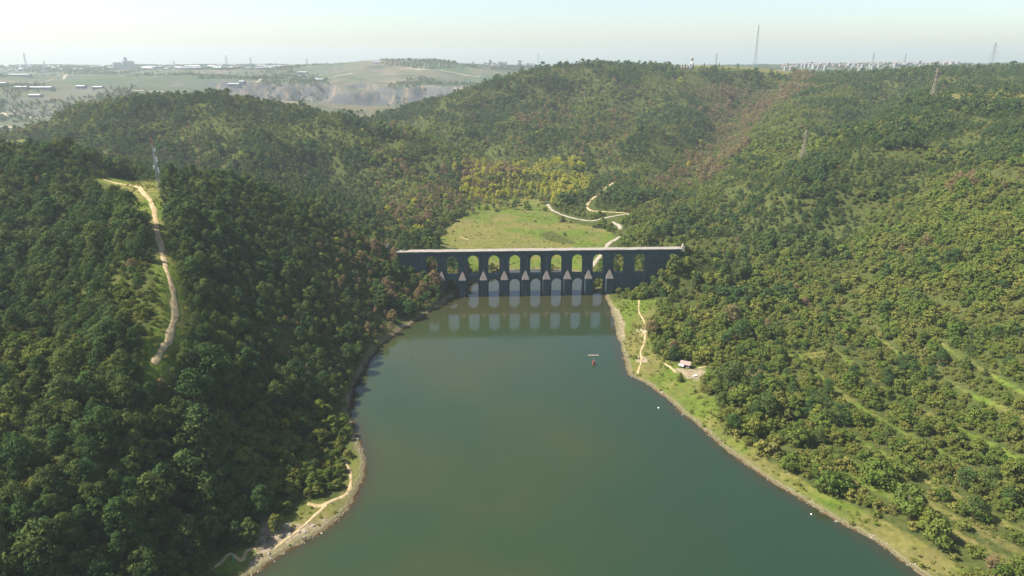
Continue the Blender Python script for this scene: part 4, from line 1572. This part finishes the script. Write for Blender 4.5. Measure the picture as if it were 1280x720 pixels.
# ------------------------------------------------------------------ lattice towers
def lattice(name, loc, H, bw, tw, panels, bar, mat, label, cat, group=None, arms=(), topmat=None, rz=0.0, waist=None, extras=False):
    root = empty(name, loc, rz, label, cat, group)

    def wd(t):
        if waist:
            tw_, ww = waist
            return bw + (ww - bw) * t / tw_ if t < tw_ else ww + (tw - ww) * (t - tw_) / (1 - tw_)
        return bw + (tw - bw) * t
    lv = [H * (1 - (1 - k / panels) ** 1.25) for k in range(panels + 1)]
    cor = ((-1, -1), (1, -1), (1, 1), (-1, 1))
    mats = [mat, topmat or mat]
    for c in cor:
        q = MB()
        for k in range(panels):
            a, b = wd(lv[k] / H) / 2, wd(lv[k + 1] / H) / 2
            q.bar((c[0] * a, c[1] * a, lv[k] - (1.0 if k == 0 else 0)), (c[0] * b, c[1] * b, lv[k + 1]), bar, 1 if lv[k] > H * 0.78 else 0)
        q.build('leg', mats, root)
    q = MB()
    for k in range(panels):
        a, b = wd(lv[k] / H) / 2, wd(lv[k + 1] / H) / 2
        mi = 1 if lv[k] > H * 0.78 else 0
        for i in range(4):
            c, d = cor[i], cor[(i + 1) % 4]
            q.bar((c[0] * a, c[1] * a, lv[k]), (d[0] * b, d[1] * b, lv[k + 1]), bar * .6, mi)
            q.bar((d[0] * a, d[1] * a, lv[k]), (c[0] * b, c[1] * b, lv[k + 1]), bar * .6, mi)
            q.bar((c[0] * b, c[1] * b, lv[k + 1]), (d[0] * b, d[1] * b, lv[k + 1]), bar * .6, mi)
    q.build('bracing', mats, root)
    for (h, l) in arms:
        q = MB()
        w = wd(h / H) / 2
        for s in (-1, 1):
            for e in (-1, 1):
                q.bar((s * w, e * w, h), (s * l, 0, h + 0.1), bar * .7)
            q.bar((s * w, 0, h + l * 0.28), (s * l, 0, h + 0.1), bar * .7)
            for j in (0.35, 0.7):
                xx = s * (w + (l - w) * j)
                q.bar((xx, -w * (1 - j), h), (xx, w * (1 - j), h), bar * .5)
            q.bar((s * l, 0, h + 0.1), (s * l, 0, h - 2.2), bar * .6)
        q.build('crossarm', mats, root)
    if extras:
        for (h, s) in extras:
            q = MB()
            w = wd(h / H) / 2
            q.box(s * (w + 0.8) - 0.35, s * (w + 0.8) + 0.35, -0.5, 0.5, h, h + 2.2)
            q.bar((0, 0, h + 0.6), (s * (w + 0.8), 0, h + 0.6), bar)
            q.bar((s * w, 0, h - 0.2), (s * (w + 2.4), 0, h - 0.2), bar)
            q.build('antenna', [M['white']], root)
    return root


def tower_at(px, pb, pt, name, bw, tw, panels, bar, mat, label, cat, ymin=0, Y=None, **kw):
    if Y is None:
        h = hit(px, pb, ymin=ymin)
    else:
        x = at(px, pb, Y)
        h = np.array([x[0], Y, float(zat(x[0], Y))])
    top = at(px, pt, h[1])
    H = top[2] - h[2]
    arms = [(H * a, l) for a, l in kw.pop('arms', ())]
    ex = kw.pop('extras', None)
    ex = [(H * a, s) for a, s in ex] if ex else None
    return lattice(name, (h[0], h[1], h[2]), H, bw, tw, panels, bar, mat, label, cat, arms=arms, extras=ex, **kw)


tower_at(200, 240, 172, 'lattice_mast', 2.2, 0.7, 13, 0.10, M['steel_grey'], 'slim grey lattice mast with red top beside the dirt track', 'mast', topmat=M['mast_red'],
         extras=[(0.36, 1), (0.40, 1), (0.56, 1), (0.60, 1), (0.76, 1), (0.44, -1)])
tower_at(1003, 201, 162, 'power_pylon', 8.5, 1.6, 9, 0.27, M['steel_rust'], 'nearest power pylon, standing among trees halfway up the right hill', 'pylon', group='power pylons', arms=((.62, 7.5), (.76, 7.0), (.88, 6.0)), rz=0.15, waist=(.55, 2.6))
tower_at(1165, 126, 85, 'power_pylon', 10.0, 1.8, 9, 0.33, M['steel_rust'], 'tall rusty power pylon beside the dry clearing near the right skyline', 'pylon', group='power pylons', arms=((.60, 9), (.76, 8.5), (.88, 7)), rz=0.2, waist=(.55, 3.0))
tower_at(943, 84, 31, 'radio_mast', 8.0, 2.0, 16, 0.32, M['steel_grey'], 'very tall grey radio mast on the grassy summit', 'mast', Y=2180)
tower_at(1238, 86, 53, 'power_pylon', 14, 2.6, 8, 0.4, M['steel_grey'], 'pale power pylon against the sky at the far right', 'pylon', group='skyline pylons', Y=2300, arms=((.55, 16), (.72, 15), (.88, 12)))
SKY = [(33, 66, 83, 5200), (56, 76, 84, 5400), (284, 69, 84, 5600), (314, 72, 84, 5600), (384, 73, 84, 5400), (218, 76, 84, 5700), (540, 73, 84, 4400), (673, 66, 84, 5400), (708, 73, 86, 5400), (895, 66, 80, 3000), (1090, 65, 82, 4700), (1130, 67, 82, 4700)]
SKYL = ['leaning hazy pylon furthest left on the skyline', 'small hazy pylon right of the leftmost one', 'hazy pylon above the white sheds on the left skyline', 'hazy pylon right of the sheds on the left skyline', 'hazy pylon left of the bare hilltop on the skyline',
        'faint short pylon right of the grey silos', 'thin hazy pylon on top of the bare far hill', 'hazy pylon right of the hazy town blocks', 'faint low pylon above pale sheds behind the wooded crest', 'faint pylon between the summit water tower and the tall mast', 'hazy pylon above the left part of the far right town', 'hazy pylon above the right part of the far right town']
for (px, pt, pb, Yd), lab in zip(SKY, SKYL):
    s = Yd / 1000
    tower_at(px, pb, pt, 'power_pylon', 2.6 * s, 0.7 * s, 6, 0.15 * s, M['steel_grey'], lab, 'pylon', group='skyline pylons', Y=Yd, arms=((.55, 2.6 * s), (.75, 2.4 * s), (.9, 1.8 * s)))

# ------------------------------------------------------------------ far buildings
def block(name, px0, px1, Yd, h, depth, wallm, roofm, label, cat, group=None, pb=None, gable=0.0, parts=False):
    xm = (px0 + px1) / 2
    x = at(xm, 84, Yd)[0]
    z = float(zat(x, Yd))
    if pb is not None:
        hh = hit(xm, pb, ymin=1500)
        if hh is not None:
            x, Yd, z = hh
    w = (px1 - px0) / F * (Yd * CP + (CAM_H - z) * SP) / 2
    q = MB()
    q.box(-w, w, -depth / 2, depth / 2, -8, h, 0)
    r = MB()
    g = gable
    e = 0.4
    r.add([(-w - e, -depth / 2 - e, h + .003), (w + e, -depth / 2 - e, h + .003), (w + e, depth / 2 + e, h + .003), (-w - e, depth / 2 + e, h + .003), (-w - e, 0, h + g + .3), (w + e, 0, h + g + .3)],
          [(0, 1, 5, 4), (2, 3, 4, 5), (0, 4, 3), (1, 2, 5), (0, 3, 2, 1)], 1)
    if parts:
        root = empty(name, (x, Yd, z), 0, label, cat, group)
        q.build('wall', [wallm], root)
        r.m = [0] * len(r.f)
        r.build('roof', [roofm], root)
        return root, w
    q.add(r.v, r.f, 1)
    # rows of windows, a little proud of the wall
    nfl = max(1, int(h / 4))
    for fl in range(nfl):
        z0 = 1.2 + fl * h / nfl
        q.box(-w * .9, w * .9, -depth / 2 - 0.06, -depth / 2 - 0.01, z0, z0 + h / nfl * 0.38, 2)
    o = q.build(name, [wallm, roofm, M['dark']])
    o.location = (x, Yd, z)
    tag(o, label, cat, group)
    return o, w


# grey silo works on the left skyline
sx = at(155, 84, 5200)
sz = float(zat(sx[0], 5200))
silo = empty('silo_works', (sx[0], 5200, sz), 0, 'grey silo works with a thin tower on the left skyline', 'silo')
q = MB()
for k in range(3):
    q.cone((-66 + 20 * k, 0, -6), 11, 11, 56, 14)
q.build('silo', M['concrete'], silo)
q = MB()
for k in range(5):
    q.cone((2 + 17 * k, 0, -6), 10, 10, 60, 14)
q.build('silo', M['concrete'], silo)
q = MB()
q.box(12, 26, -8, 8, -6, 84)
q.build('tower', M['concrete'], silo)
q = MB()
q.box(-4, 72, -9, 9, 54.1, 60)
q.build('head_house', M['sheet_roof'], silo)

SHEDS = [(4, 38, 95, 'long white shed highest at the left edge of the photo'), (20, 35, 111, 'short white shed beside a longer one left on the plateau'), (37, 66, 111.5, 'long white shed on the left of the plateau'),
         (97, 107, 110, 'pale shed left of the small blue roofed one'), (118, 129, 111, 'pale blue roofed shed above the quarry slope'), (0, 9, 106, 'grey shed cut by the left edge of the photo'), (38, 52, 121, 'grey shed on the quarry slope'),
         (286, 300, 107, 'pale shed on the open plateau'), (300, 306, 105, 'tiny white shed on the open plateau'), (372, 384, 92, 'white shed among far trees'), (395, 404, 101, 'small shed above the quarry face')]
for a, b, pb, lab in SHEDS:
    block('warehouse', a, b, 3000, 7, 28, M['render_wall'], M['sheet_roof'], lab, 'warehouse', 'sheds of the far plateau', pb=pb, gable=2.5)
r2 = random.Random(3)
used_b = 0
for k in range(64):        # industrial roofs along the left skyline
    px = r2.uniform(175, 360)
    wpx = r2.uniform(4, 15)
    block('factory_hall', px, px + wpx, r2.uniform(4700, 5900), r2.uniform(8, 15), r2.uniform(30, 70), M[r2.choice(['render_wall', 'render_wall', 'roof_tile', 'render_wall'])], M[r2.choice(['sheet_roof', 'white', 'roof_tile'])], 'pale factory hall in the row along the left skyline', 'factory', 'factory halls along the left skyline', gable=2)
for k in range(44):
    px = r2.choice([r2.uniform(0, 75), r2.uniform(385, 440), r2.uniform(60, 140)])
    block('house', px, px + r2.uniform(2, 6), r2.uniform(4600, 6000), r2.uniform(8, 16), 20, M[r2.choice(['white', 'concrete'])], M[r2.choice(['roof_tile', 'concrete', 'sheet_roof'])], 'small hazy house on the left skyline', 'house', 'houses on the left skyline', gable=3)
for k in range(42):
    px = r2.uniform(588, 668)
    block('apartment_block', px, px + r2.uniform(2, 5), r2.uniform(4900, 6100), r2.uniform(14, 46) * (1.2 if r2.random() < .15 else .8), 22, M[r2.choice(['render_wall', 'concrete'])], M[r2.choice(['roof_tile', 'concrete'])], 'hazy apartment block of the town left of the wooded crest', 'apartment block', 'town blocks behind the wooded crest', gable=2)
for k in range(26):
    px = r2.uniform(690, 775)
    block('warehouse', px, px + r2.uniform(5, 14), r2.uniform(4800, 6200), r2.uniform(8, 14), 40, M['render_wall'], M[r2.choice(['sheet_roof', 'concrete', 'roof_tile'])], 'pale shed on the skyline behind the wooded crest', 'warehouse', 'sheds behind the wooded crest', gable=2)
for k in range(120):
    px = r2.uniform(978, 1195)
    block('town_house', px, px + r2.uniform(1.5, 4.5), r2.uniform(4300, 5700), r2.uniform(10, 28), 18, M[r2.choice(['render_wall', 'render_wall', 'roof_tile', 'render_wall'])], M[r2.choice(['roof_tile', 'roof_tile', 'render_wall', 'roof_tile'])], 'hazy pale house of the town on the right skyline', 'house', 'houses of the far right town', gable=3)
block('chimney_block', 470 - 4, 475, 4400, 14, 20, M['white'], M['white'], 'white block on the right shoulder of the bare far hill', 'building', gable=1)
block('pale_house', 1202, 1212, 2500, 9, 12, M['white'], M['sheet_roof'], 'pale house behind the pines below the far right pylon', 'house', gable=3)

# water tower, wall and cypresses on the summit
h = at(864.5, 80, 2170)
h[2] = float(zat(h[0], h[1]))
wt = empty('water_tower', tuple(h), 0, 'white water tower with a dark tank on the grassy summit', 'water tower')
q = MB()
q.cone((0, 0, -2), 2.6, 2.2, 24)
q.build('shaft', M['white'], wt)
q = MB()
q.cone((0, 0, 22.05), 2.4, 4.4, 3)
q.cone((0, 0, 25.06), 4.4, 4.4, 5)
q.cone((0, 0, 30.07), 4.6, 0.6, 2)
q.build('tank', M['steel_rust'], wt)
q = MB()
q.box(-8, -2.8, -3, 3, -1, 14)
q.build('pump_house', M['white'], wt)
hh = at(857, 80, 2165)
hs_ = MB()
hs_.box(-16, 14, -5, 5, -2, 5)
hs_.add([(-17, -6, 5.01), (15, -6, 5.01), (15, 6, 5.01), (-17, 6, 5.01), (-17, 0, 8), (15, 0, 8)], [(0, 1, 5, 4), (2, 3, 4, 5), (0, 4, 3), (1, 2, 5), (0, 3, 2, 1)], 1)
o = hs_.build('farmhouse', [M['white'], M['roof_tile']])
o.location = (hh[0], hh[1], float(zat(hh[0], hh[1])))
tag(o, 'low white house with red roof at the foot of the summit water tower', 'house')


def cypress(seed):
    r = np.random.default_rng(seed)
    V, Fq = [], []
    for k in range(420):
        t = r.uniform(0, 1)
        a = r.uniform(0, 6.28)
        rad = 2.3 * (1 - t) ** 0.6 * (0.6 + 0.4 * min(1, t * 6)) * r.uniform(.75, 1.1)
        p = np.array([rad * math.cos(a), rad * math.sin(a), 0.5 + 15 * t])
        nn = np.array([math.cos(a), math.sin(a), 0.5]) + r.normal(0, .3, 3)
        nn /= np.linalg.norm(nn)
        u = np.cross(nn, (0, 0, 1))
        u /= np.linalg.norm(u)
        w = np.cross(nn, u)
        b = len(V)
        V += [p - u * .45, p - w * .9, p + u * .45, p + w * .9]
        Fq.append((b, b + 1, b + 2, b + 3))
    return V, Fq


cyp_c = raw_mesh('crown', *cypress(4), [M['pine']])
cyp_t = raw_mesh('trunk', *tube([(0, 0, -1), (0, 0, 14)], [0.35, 0.05]), [M['bark']])
CY = [(849.5, 'leftmost of the dark cypresses beside the summit water tower'), (853.5, 'second dark cypress from the left by the summit water tower'), (857, 'third dark cypress from the left by the summit water tower'),
      (860.5, 'dark cypress just left of the summit water tower'), (867, 'dark cypress just right of the summit water tower'), (880.5, 'dark bushy tree on the summit right of the water tower'), (899, 'dark tree on the summit ridge left of the tall mast'),
      (922.5, 'dark upright tree on the summit just left of the tall mast')]
for k, (px, lab) in enumerate(CY):
    p = at(px, 80, 2150 + 8 * (k % 2))
    r0 = empty('cypress_tree', (p[0], p[1], float(zat(p[0], p[1]))), k * 1.1, lab, 'cypress', 'cypresses on the summit')
    s = [1, .95, 1.15, 1.0, 1.05, .8, .8, .9][k] * 1.05
    r0.scale = (s * (1.0 if k < 5 else 1.5), s * (1.0 if k < 5 else 1.5), s)
    link(bpy.data.objects.new('crown', cyp_c), r0)
    link(bpy.data.objects.new('trunk', cyp_t), r0)

# ------------------------------------------------------------------ hut by the right shore
h = hit(857, 459)
hut = empty('hut', (h[0], h[1], h[2]), math.radians(-28), 'small hut with faded red roof and white end wall above the right shore', 'hut')
q = MB()
q.box(-3.4, 3.4, -2.4, 2.4, -1.5, 2.7)
q.build('wall', M['dark'], hut)
q = MB()
q.add([(-3.9, -3.0, 2.6), (3.9, -3.0, 2.6), (3.9, 3.0, 2.6), (-3.9, 3.0, 2.6), (-3.9, 0, 4.4), (3.9, 0, 4.4), (-3.9, -3.0, 2.75), (3.9, -3.0, 2.75), (3.9, 3.0, 2.75), (-3.9, 3.0, 2.75), (-3.9, 0, 4.6), (3.9, 0, 4.6)],
      [(6, 7, 11, 10), (8, 9, 10, 11), (0, 4, 5, 1), (2, 5, 4, 3), (0, 1, 7, 6), (2, 3, 9, 8), (0, 6, 10, 4), (4, 10, 9, 3), (1, 5, 11, 7), (5, 2, 8, 11)])
q.build('roof', M['roof_tile'], hut)
q = MB()
q.add([(-4.6, -3.2, 1.9), (-1.0, -4.6, 1.7), (-0.6, -3.05, 2.5), (-4.2, -2.5, 2.6), (-4.6, -3.2, 1.8), (-1.0, -4.6, 1.6), (-0.6, -3.05, 2.4), (-4.2, -2.5, 2.5)],
      [(0, 1, 2, 3), (7, 6, 5, 4), (0, 4, 5, 1), (1, 5, 6, 2), (2, 6, 7, 3), (3, 7, 4, 0)])
q.build('white_awning', M['white'], hut)
q = MB()
q.box(0.6, 1.5, -2.46, -2.405, -1.4, 0.9)
q.build('door', M['timber'], hut)
q = MB()
q.box(1.9, 2.9, -2.46, -2.405, 0.6, 1.7)
q.build('window', M['steel_grey'], hut)

h = hit(869, 471)
tb = empty('garden_table', (h[0], h[1], h[2]), 0.3, 'white table standing in the sandy yard of the hut', 'table')
q = MB()
q.box(-1.3, 1.3, -.8, .8, .72, .8)
q.build('tabletop', M['white'], tb)
for sx_ in (-1, 1):
    for sy_ in (-1, 1):
        q = MB()
        q.box(sx_ * 1.15 - .05, sx_ * 1.15 + .05, sy_ * .65 - .05, sy_ * .65 + .05, -.2, .718)
        q.build('leg', M['white'], tb)
h = hit(861, 471)
bn_ = empty('bench', (h[0], h[1], h[2]), 0.5, 'wooden bench in the sandy yard of the hut', 'bench')
q = MB()
q.box(-1.2, 1.2, -.25, .25, .42, .5)
q.build('seat', M['timber'], bn_)
for s in (-1, 1):
    q = MB()
    q.box(s * .95 - .06, s * .95 + .06, -.22, .22, -.2, .418)
    q.build('leg', M['timber'], bn_)

# white water tank seen among the scrub
h = hit(985, 475)
if h is not None:
    q = MB()
    q.cone((0, 0, -.2), 0.95, 0.95, 1.7, 16)
    q.cone((0, 0, 1.501), 0.95, 0.3, 0.35, 16)
    o = q.build('water_tank', [M['white']])
    o.location = tuple(h)
    tag(o, 'small white water tank among the bushes of the right slope', 'water tank')

# ------------------------------------------------------------------ shore things
def boulder(seed, r=1.0):
    rr = np.random.default_rng(seed)
    bm = bmesh.new()
    bmesh.ops.create_icosphere(bm, subdivisions=2, radius=r)
    ax = rr.uniform(0.55, 1.25, 3)
    ax[2] *= 0.65
    pl = [(rr.normal(size=3), rr.uniform(.55, .9)) for _ in range(7)]
    for v in bm.verts:
        p = np.array(v.co)
        for nn, dd in pl:
            nn = nn / np.linalg.norm(nn)
            e = p @ nn - dd * r
            if e > 0:
                p = p - nn * e
        p = p * ax * (1 + rr.normal(0, 0.03))
        v.co = p
    me = bpy.data.meshes.new('boulder')
    bm.to_mesh(me)
    bm.free()
    return me


BM = []
for k in range(5):
    me = boulder(k + 20)
    me.materials.append(M['rock'])
    BM.append(me)
BP = []
for k in range(8):
    me = boulder(k + 60)
    me.materials.append(M['pale_stone'])
    BP.append(me)
bx = rng.uniform(-160, -60, 3000)
by = rng.uniform(215, 330, 3000)
mk = in_poly(bx, by, ROCKY) & (lake_sd(bx, by) > -0.5)
bx, by = bx[mk][:46], by[mk][:46]
for i in range(len(bx)):
    z = float(zat(bx[i], by[i]))
    o = bpy.data.objects.new('boulder', BM[i % 5])
    link(o)
    s = float(np.exp(rng.normal(-0.35, 0.45)))
    o.location = (bx[i], by[i], z + 0.05 * s)
    o.scale = (s, s, s)
    o.rotation_euler = (rng.uniform(-.2, .2), rng.uniform(-.2, .2), rng.uniform(0, 6.28))
    a, b, _ = proj(bx[i], by[i], z)
    tag(o, 'boulder on the rocky left shore, %.1f percent across, %.1f percent down' % (a / 12.8, b / 7.2), 'boulder', 'boulders on the rocky left shore')
# stones of the small ruin on the right bank
RU = [(797, 413), (799, 415), (801, 412), (803, 414), (805, 416), (806, 413), (808, 415), (804, 418), (802, 420), (805, 424), (796, 415), (809, 413)]
for i, p in enumerate(RU):
    h = hit(*p)
    o = bpy.data.objects.new('ruin_stone', BP[i % 8])
    link(o)
    s = float(rng.uniform(0.6, 1.25))
    o.location = (h[0], h[1], h[2] + .25 * s)
    o.scale = (s, s, s)
    o.rotation_euler = (0, 0, i * 1.7)
    tag(o, 'pale ruin stone by the right footpath, %.1f percent across, %.1f percent down' % (p[0] / 12.8, p[1] / 7.2), 'stone block', 'pale stones of the ruin')
STC = bpy.data.collections.new('stone_sources')
for k, me in enumerate(BM):
    STC.objects.link(bpy.data.objects.new('stone_source', me))
qx, qy = rng.uniform(-220, 330, 160000), rng.uniform(190, 700, 160000)
qs = lake_sd(qx, qy)
qm_ = (qs > -0.6) & (qs < 4.5) & (rng.random(len(qx)) < 0.4)
qx, qy = qx[qm_], qy[qm_]
scatter('shore_stones', np.stack([qx, qy, zat(qx, qy)], -1), STC, rng.integers(0, 5, len(qx)), np.exp(rng.normal(-1.35, 0.5, len(qx))), rng.uniform(0, 6.28, len(qx)), 0.3)
print('stones', len(qx))
# white stone in the shallows
for p, lab in (((318, 716.5), 'white stone at the water edge near the bottom of the left shore'), ((402, 667), 'pale stone at the water edge of the left shore bend')):
    h = atz(*p)
    o = bpy.data.objects.new('shore_stone', BP[2])
    link(o)
    o.location = (h[0], h[1], 0.1)
    o.scale = (0.55, 0.55, 0.55)
    tag(o, lab, 'stone')


def buoy(px, py, mat, label, s=0.45):
    p = atz(px, py)
    bm = bmesh.new()
    bmesh.ops.create_uvsphere(bm, u_segments=14, v_segments=8, radius=s)
    for v in bm.verts:
        v.co.z = v.co.z * 0.75 + 0.12
    bmesh.ops.create_cone(bm, cap_ends=True, segments=8, radius1=s * .25, radius2=s * .18, depth=s * .9, matrix=Matrix.Translation((0, 0, s * 1.1)))
    me = bpy.data.meshes.new('buoy')
    bm.to_mesh(me)
    bm.free()
    me.materials.append(mat)
    o = bpy.data.objects.new('buoy', me)
    link(o)
    o.location = (p[0], p[1], 0)
    tag(o, label, 'buoy', 'small buoys on the lake')


buoy(823, 510, M['white'], 'small white buoy near the right shore below the hut', 0.55)
buoy(1014, 643, M['white'], 'small white buoy near the right shore low in the photo', 0.4)
buoy(520, 442, M['red_plastic'], 'small red buoy in the left part of the lake near the aqueduct', 0.6)

p = atz(742, 456)
mk_ = empty('gauge_float', (p[0], p[1], 0), 0, 'dark red gauge float with a thin grey post on the lake', 'float')
q = MB()
q.cone((0, 0, -.4), 1.2, 1.2, 1.0, 14)
q.build('base', M['dark'], mk_)
q = MB()
q.cone((0, 0, .605), 1.05, .9, 2.6, 14)
q.build('drum', M['red_plastic'], mk_)
q = MB()
q.bar((0, 0, 3.21), (0, 0, 6.2), .22)
q.bar((-.5, 0, 5.4), (.5, 0, 5.4), .14)
q.build('post', M['steel_grey'], mk_)
p = atz(741.5, 444.5)
pt_ = empty('pontoon', (p[0], p[1], 0), 0, 'narrow beige pontoon floating behind the red gauge float', 'pontoon')
q = MB()
q.box(-4.2, 4.2, -.5, .5, .2, .4)
q.build('planking', M['timber'], pt_)
for s in (-3, 0, 3):
    q = MB()
    q.box(s - .7, s + .7, -.42, .42, -.4, .198)
    q.build('float_block', M['steel_grey'], pt_)

h = hit(291, 706)
fl = empty('flagpole', (h[0], h[1], h[2]), 0.4, 'dark pole with a long hanging green banner on the left shore', 'flagpole')
q = MB()
q.bar((0, 0, -.4), (0, 0, 5.6), .12)
q.bar((0, 0, 5.3), (.8, 0, 5.3), .08)
q.build('pole', M['dark'], fl)
V, Fq = [], []
for k in range(12):
    t = k / 11
    for j in range(5):
        V.append((0.10 + 0.2 * j * (1 - 0.35 * t), 0.12 * math.sin(j * 1.9 + t * 4), 5.2 - 4.2 * t))
for k in range(11):
    for j in range(4):
        b = k * 5 + j
        Fq.append((b, b + 1, b + 6, b + 5))
V2 = [(a, b + 0.02, c) for a, b, c in V]
nb = len(V)
mesh_obj('banner', V + V2, Fq + [tuple(i + nb for i in f[::-1]) for f in Fq], M['green_cloth'], fl)


# ------------------------------------------------------------------ people (each one continuous skinned mesh)
def person_mesh(sit, shirt, seed):
    r = np.random.default_rng(seed)
    P, E, R = [], [], []

    def j(p, ra, par=None):
        P.append(p)
        R.append(ra)
        if par is not None:
            E.append((par, len(P) - 1))
        return len(P) - 1
    hz = 0.50 if sit else 0.95
    pel = j((0, 0, hz), .16)
    wa = j((0, 0.01, hz + .22), .14, pel)
    ch = j((0, 0.02, hz + .42), .18, wa)
    nk = j((0, 0.02, hz + .58), .065, ch)
    hd = j((0, 0, hz + .68), .10, nk)
    j((0, 0, hz + .80), .085, hd)
    for s in (-1, 1):
        sh_ = j((s * .19, 0.02, hz + .50), .075, ch)
        el = j((s * .27, -.02, hz + .22), .052, sh_)
        ha = j((s * .2, -.28, hz + .08) if sit else (s * .29, -.10, hz - .02), .042, el)
        j((s * .18, -.36, hz + .06) if sit else (s * .28, -.13, hz - .11), .035, ha)
        hi = j((s * .10, 0, hz - .06), .10, pel)
        kn = j((s * .14, -.42, hz + .02) if sit else (s * .12, -.03, .50), .068, hi)
        an = j((s * .13, -.44, .10) if sit else (s * .12, .02, .09), .045, kn)
        j((s * .14, -.60, .05) if sit else (s * .14, -.16, .04), .04, an)
    me = bpy.data.meshes.new('person')
    me.from_pydata(P, E, [])
    o = bpy.data.objects.new('tmp_person', me)
    ROOT.objects.link(o)
    md = o.modifiers.new('s', 'SKIN')
    for k, ra in enumerate(R):
        me.skin_vertices[0].data[k].radius = (ra, ra)
        me.skin_vertices[0].data[k].use_root = k == 0
    o.modifiers.new('d', 'SUBSURF').levels = 1
    dg = bpy.context.evaluated_depsgraph_get()
    m2 = bpy.data.meshes.new_from_object(o.evaluated_get(dg))
    bpy.data.objects.remove(o)
    m2.name = 'person'
    m2.materials.clear()
    for mm in (M['cloth_dark'], shirt, M['skin']):
        m2.materials.append(mm)
    for pl in m2.polygons:
        z = pl.center.z - hz
        pl.use_smooth = True
        pl.material_index = 2 if z > .56 else (1 if z > .06 and (not sit or abs(pl.center.y) < .25) else 0)
    return m2


PEOPLE = [((416, 629), True, 'cloth_light', 'person in a pale top sitting on the grass by the left shore path'), ((414.5, 630.5), True, 'cloth_dark', 'person in dark clothes sitting beside one in a pale top'),
          ((389.5, 674), False, 'cloth_dark', 'person in dark clothes standing on the rocks, right of two others'), ((379, 678), False, 'cloth_dark', 'person in dark clothes standing leftmost on the shore rocks'), ((383, 677), False, 'cloth_red', 'person in a red top standing on the shore rocks'),
          ((799.5, 448.5), False, 'cloth_dark', 'person standing left on the pale gravel by the right shore'), ((809.5, 449.5), False, 'cloth_dark', 'person standing right on the pale gravel by the right shore'), ((804, 450), False, 'cloth_red', 'person in a red top on the pale gravel by the right shore'),
          ((804.5, 424.5), False, 'cloth_light', 'person in a pale top walking on the right bank footpath')]
for k, (pp, sit, sh_, lab) in enumerate(PEOPLE):
    h = hit(*pp)
    hair = None
    o = bpy.data.objects.new('person', person_mesh(sit, M[sh_], k))
    link(o)
    o.location = tuple(h)
    o.rotation_euler = (0, 0, k * 1.1 + 0.5)
    tag(o, lab, 'person')
    hm_ = bmesh.new()
    bmesh.ops.create_uvsphere(hm_, u_segments=10, v_segments=6, radius=.115)
    zc = (0.50 if sit else 0.95) + .77
    for v in hm_.verts:
        v.co = (v.co.x, v.co.y + .02, max(v.co.z, -.02) + zc)
    me = bpy.data.meshes.new('hair')
    hm_.to_mesh(me)
    hm_.free()
    me.materials.append(M['dark'])
    link(bpy.data.objects.new('hair', me), o)

# ------------------------------------------------------------------ air
q = MB()
q.box(-8600, 8600, -170, 15500, -9, 420)
hz_ = q.build('haze', [])
m, nt, out = new_mat('haze_air')
pv = nd(nt, 'ShaderNodeVolumePrincipled')
pv.inputs['Color'].default_value = (0.62, 0.70, 0.73, 1)
pv.inputs['Density'].default_value = 0.000082
pv.inputs['Anisotropy'].default_value = 0.2
nt.links.new(pv.outputs[0], out.inputs['Volume'])
hz_.data.materials.append(m)
tag(hz_, kind='stuff')

# ------------------------------------------------------------------ light
SUN_AZ = math.radians(-91)          # clockwise from +Y (away from the camera): from the left, slightly behind the aqueduct
SUN_EL = math.radians(49)
w = bpy.data.worlds.new('World')
S.world = w
w.use_nodes = True
nt = w.node_tree
nt.nodes.clear()
sky = nt.nodes.new('ShaderNodeTexSky')
sky.sky_type = 'NISHITA'
sky.sun_disc = False
sky.sun_elevation = SUN_EL
sky.sun_rotation = SUN_AZ
sky.altitude = 100
sky.air_density = 1.0
sky.dust_density = 1.2
sky.ozone_density = 1.5
bg = nt.nodes.new('ShaderNodeBackground')
bg.inputs["Strength"].default_value = 0.084
wo = nt.nodes.new('ShaderNodeOutputWorld')
nt.links.new(sky.outputs[0], bg.inputs['Color'])
nt.links.new(bg.outputs[0], wo.inputs['Surface'])
sl = bpy.data.lights.new('sun', 'SUN')
sl.energy = 5.0
sl.angle = math.radians(0.5)
sl.color = (1.0, 0.945, 0.86)
so = bpy.data.objects.new('sun', sl)
d = Vector((math.sin(SUN_AZ) * math.cos(SUN_EL), math.cos(SUN_AZ) * math.cos(SUN_EL), math.sin(SUN_EL)))
so.rotation_euler = d.to_track_quat('Z', 'Y').to_euler()
link(so)

S.view_settings.view_transform = 'Standard'
S.view_settings.look = 'None'
S.view_settings.gamma = 1.0
S.view_settings.exposure = 1.30
S.view_settings.use_curve_mapping = False
S.cycles.max_bounces = 6
S.cycles.diffuse_bounces = 4
S.cycles.glossy_bounces = 3
S.cycles.transmission_bounces = 2
S.cycles.volume_bounces = 1
S.cycles.use_denoising = True
S.cycles.use_adaptive_sampling = True
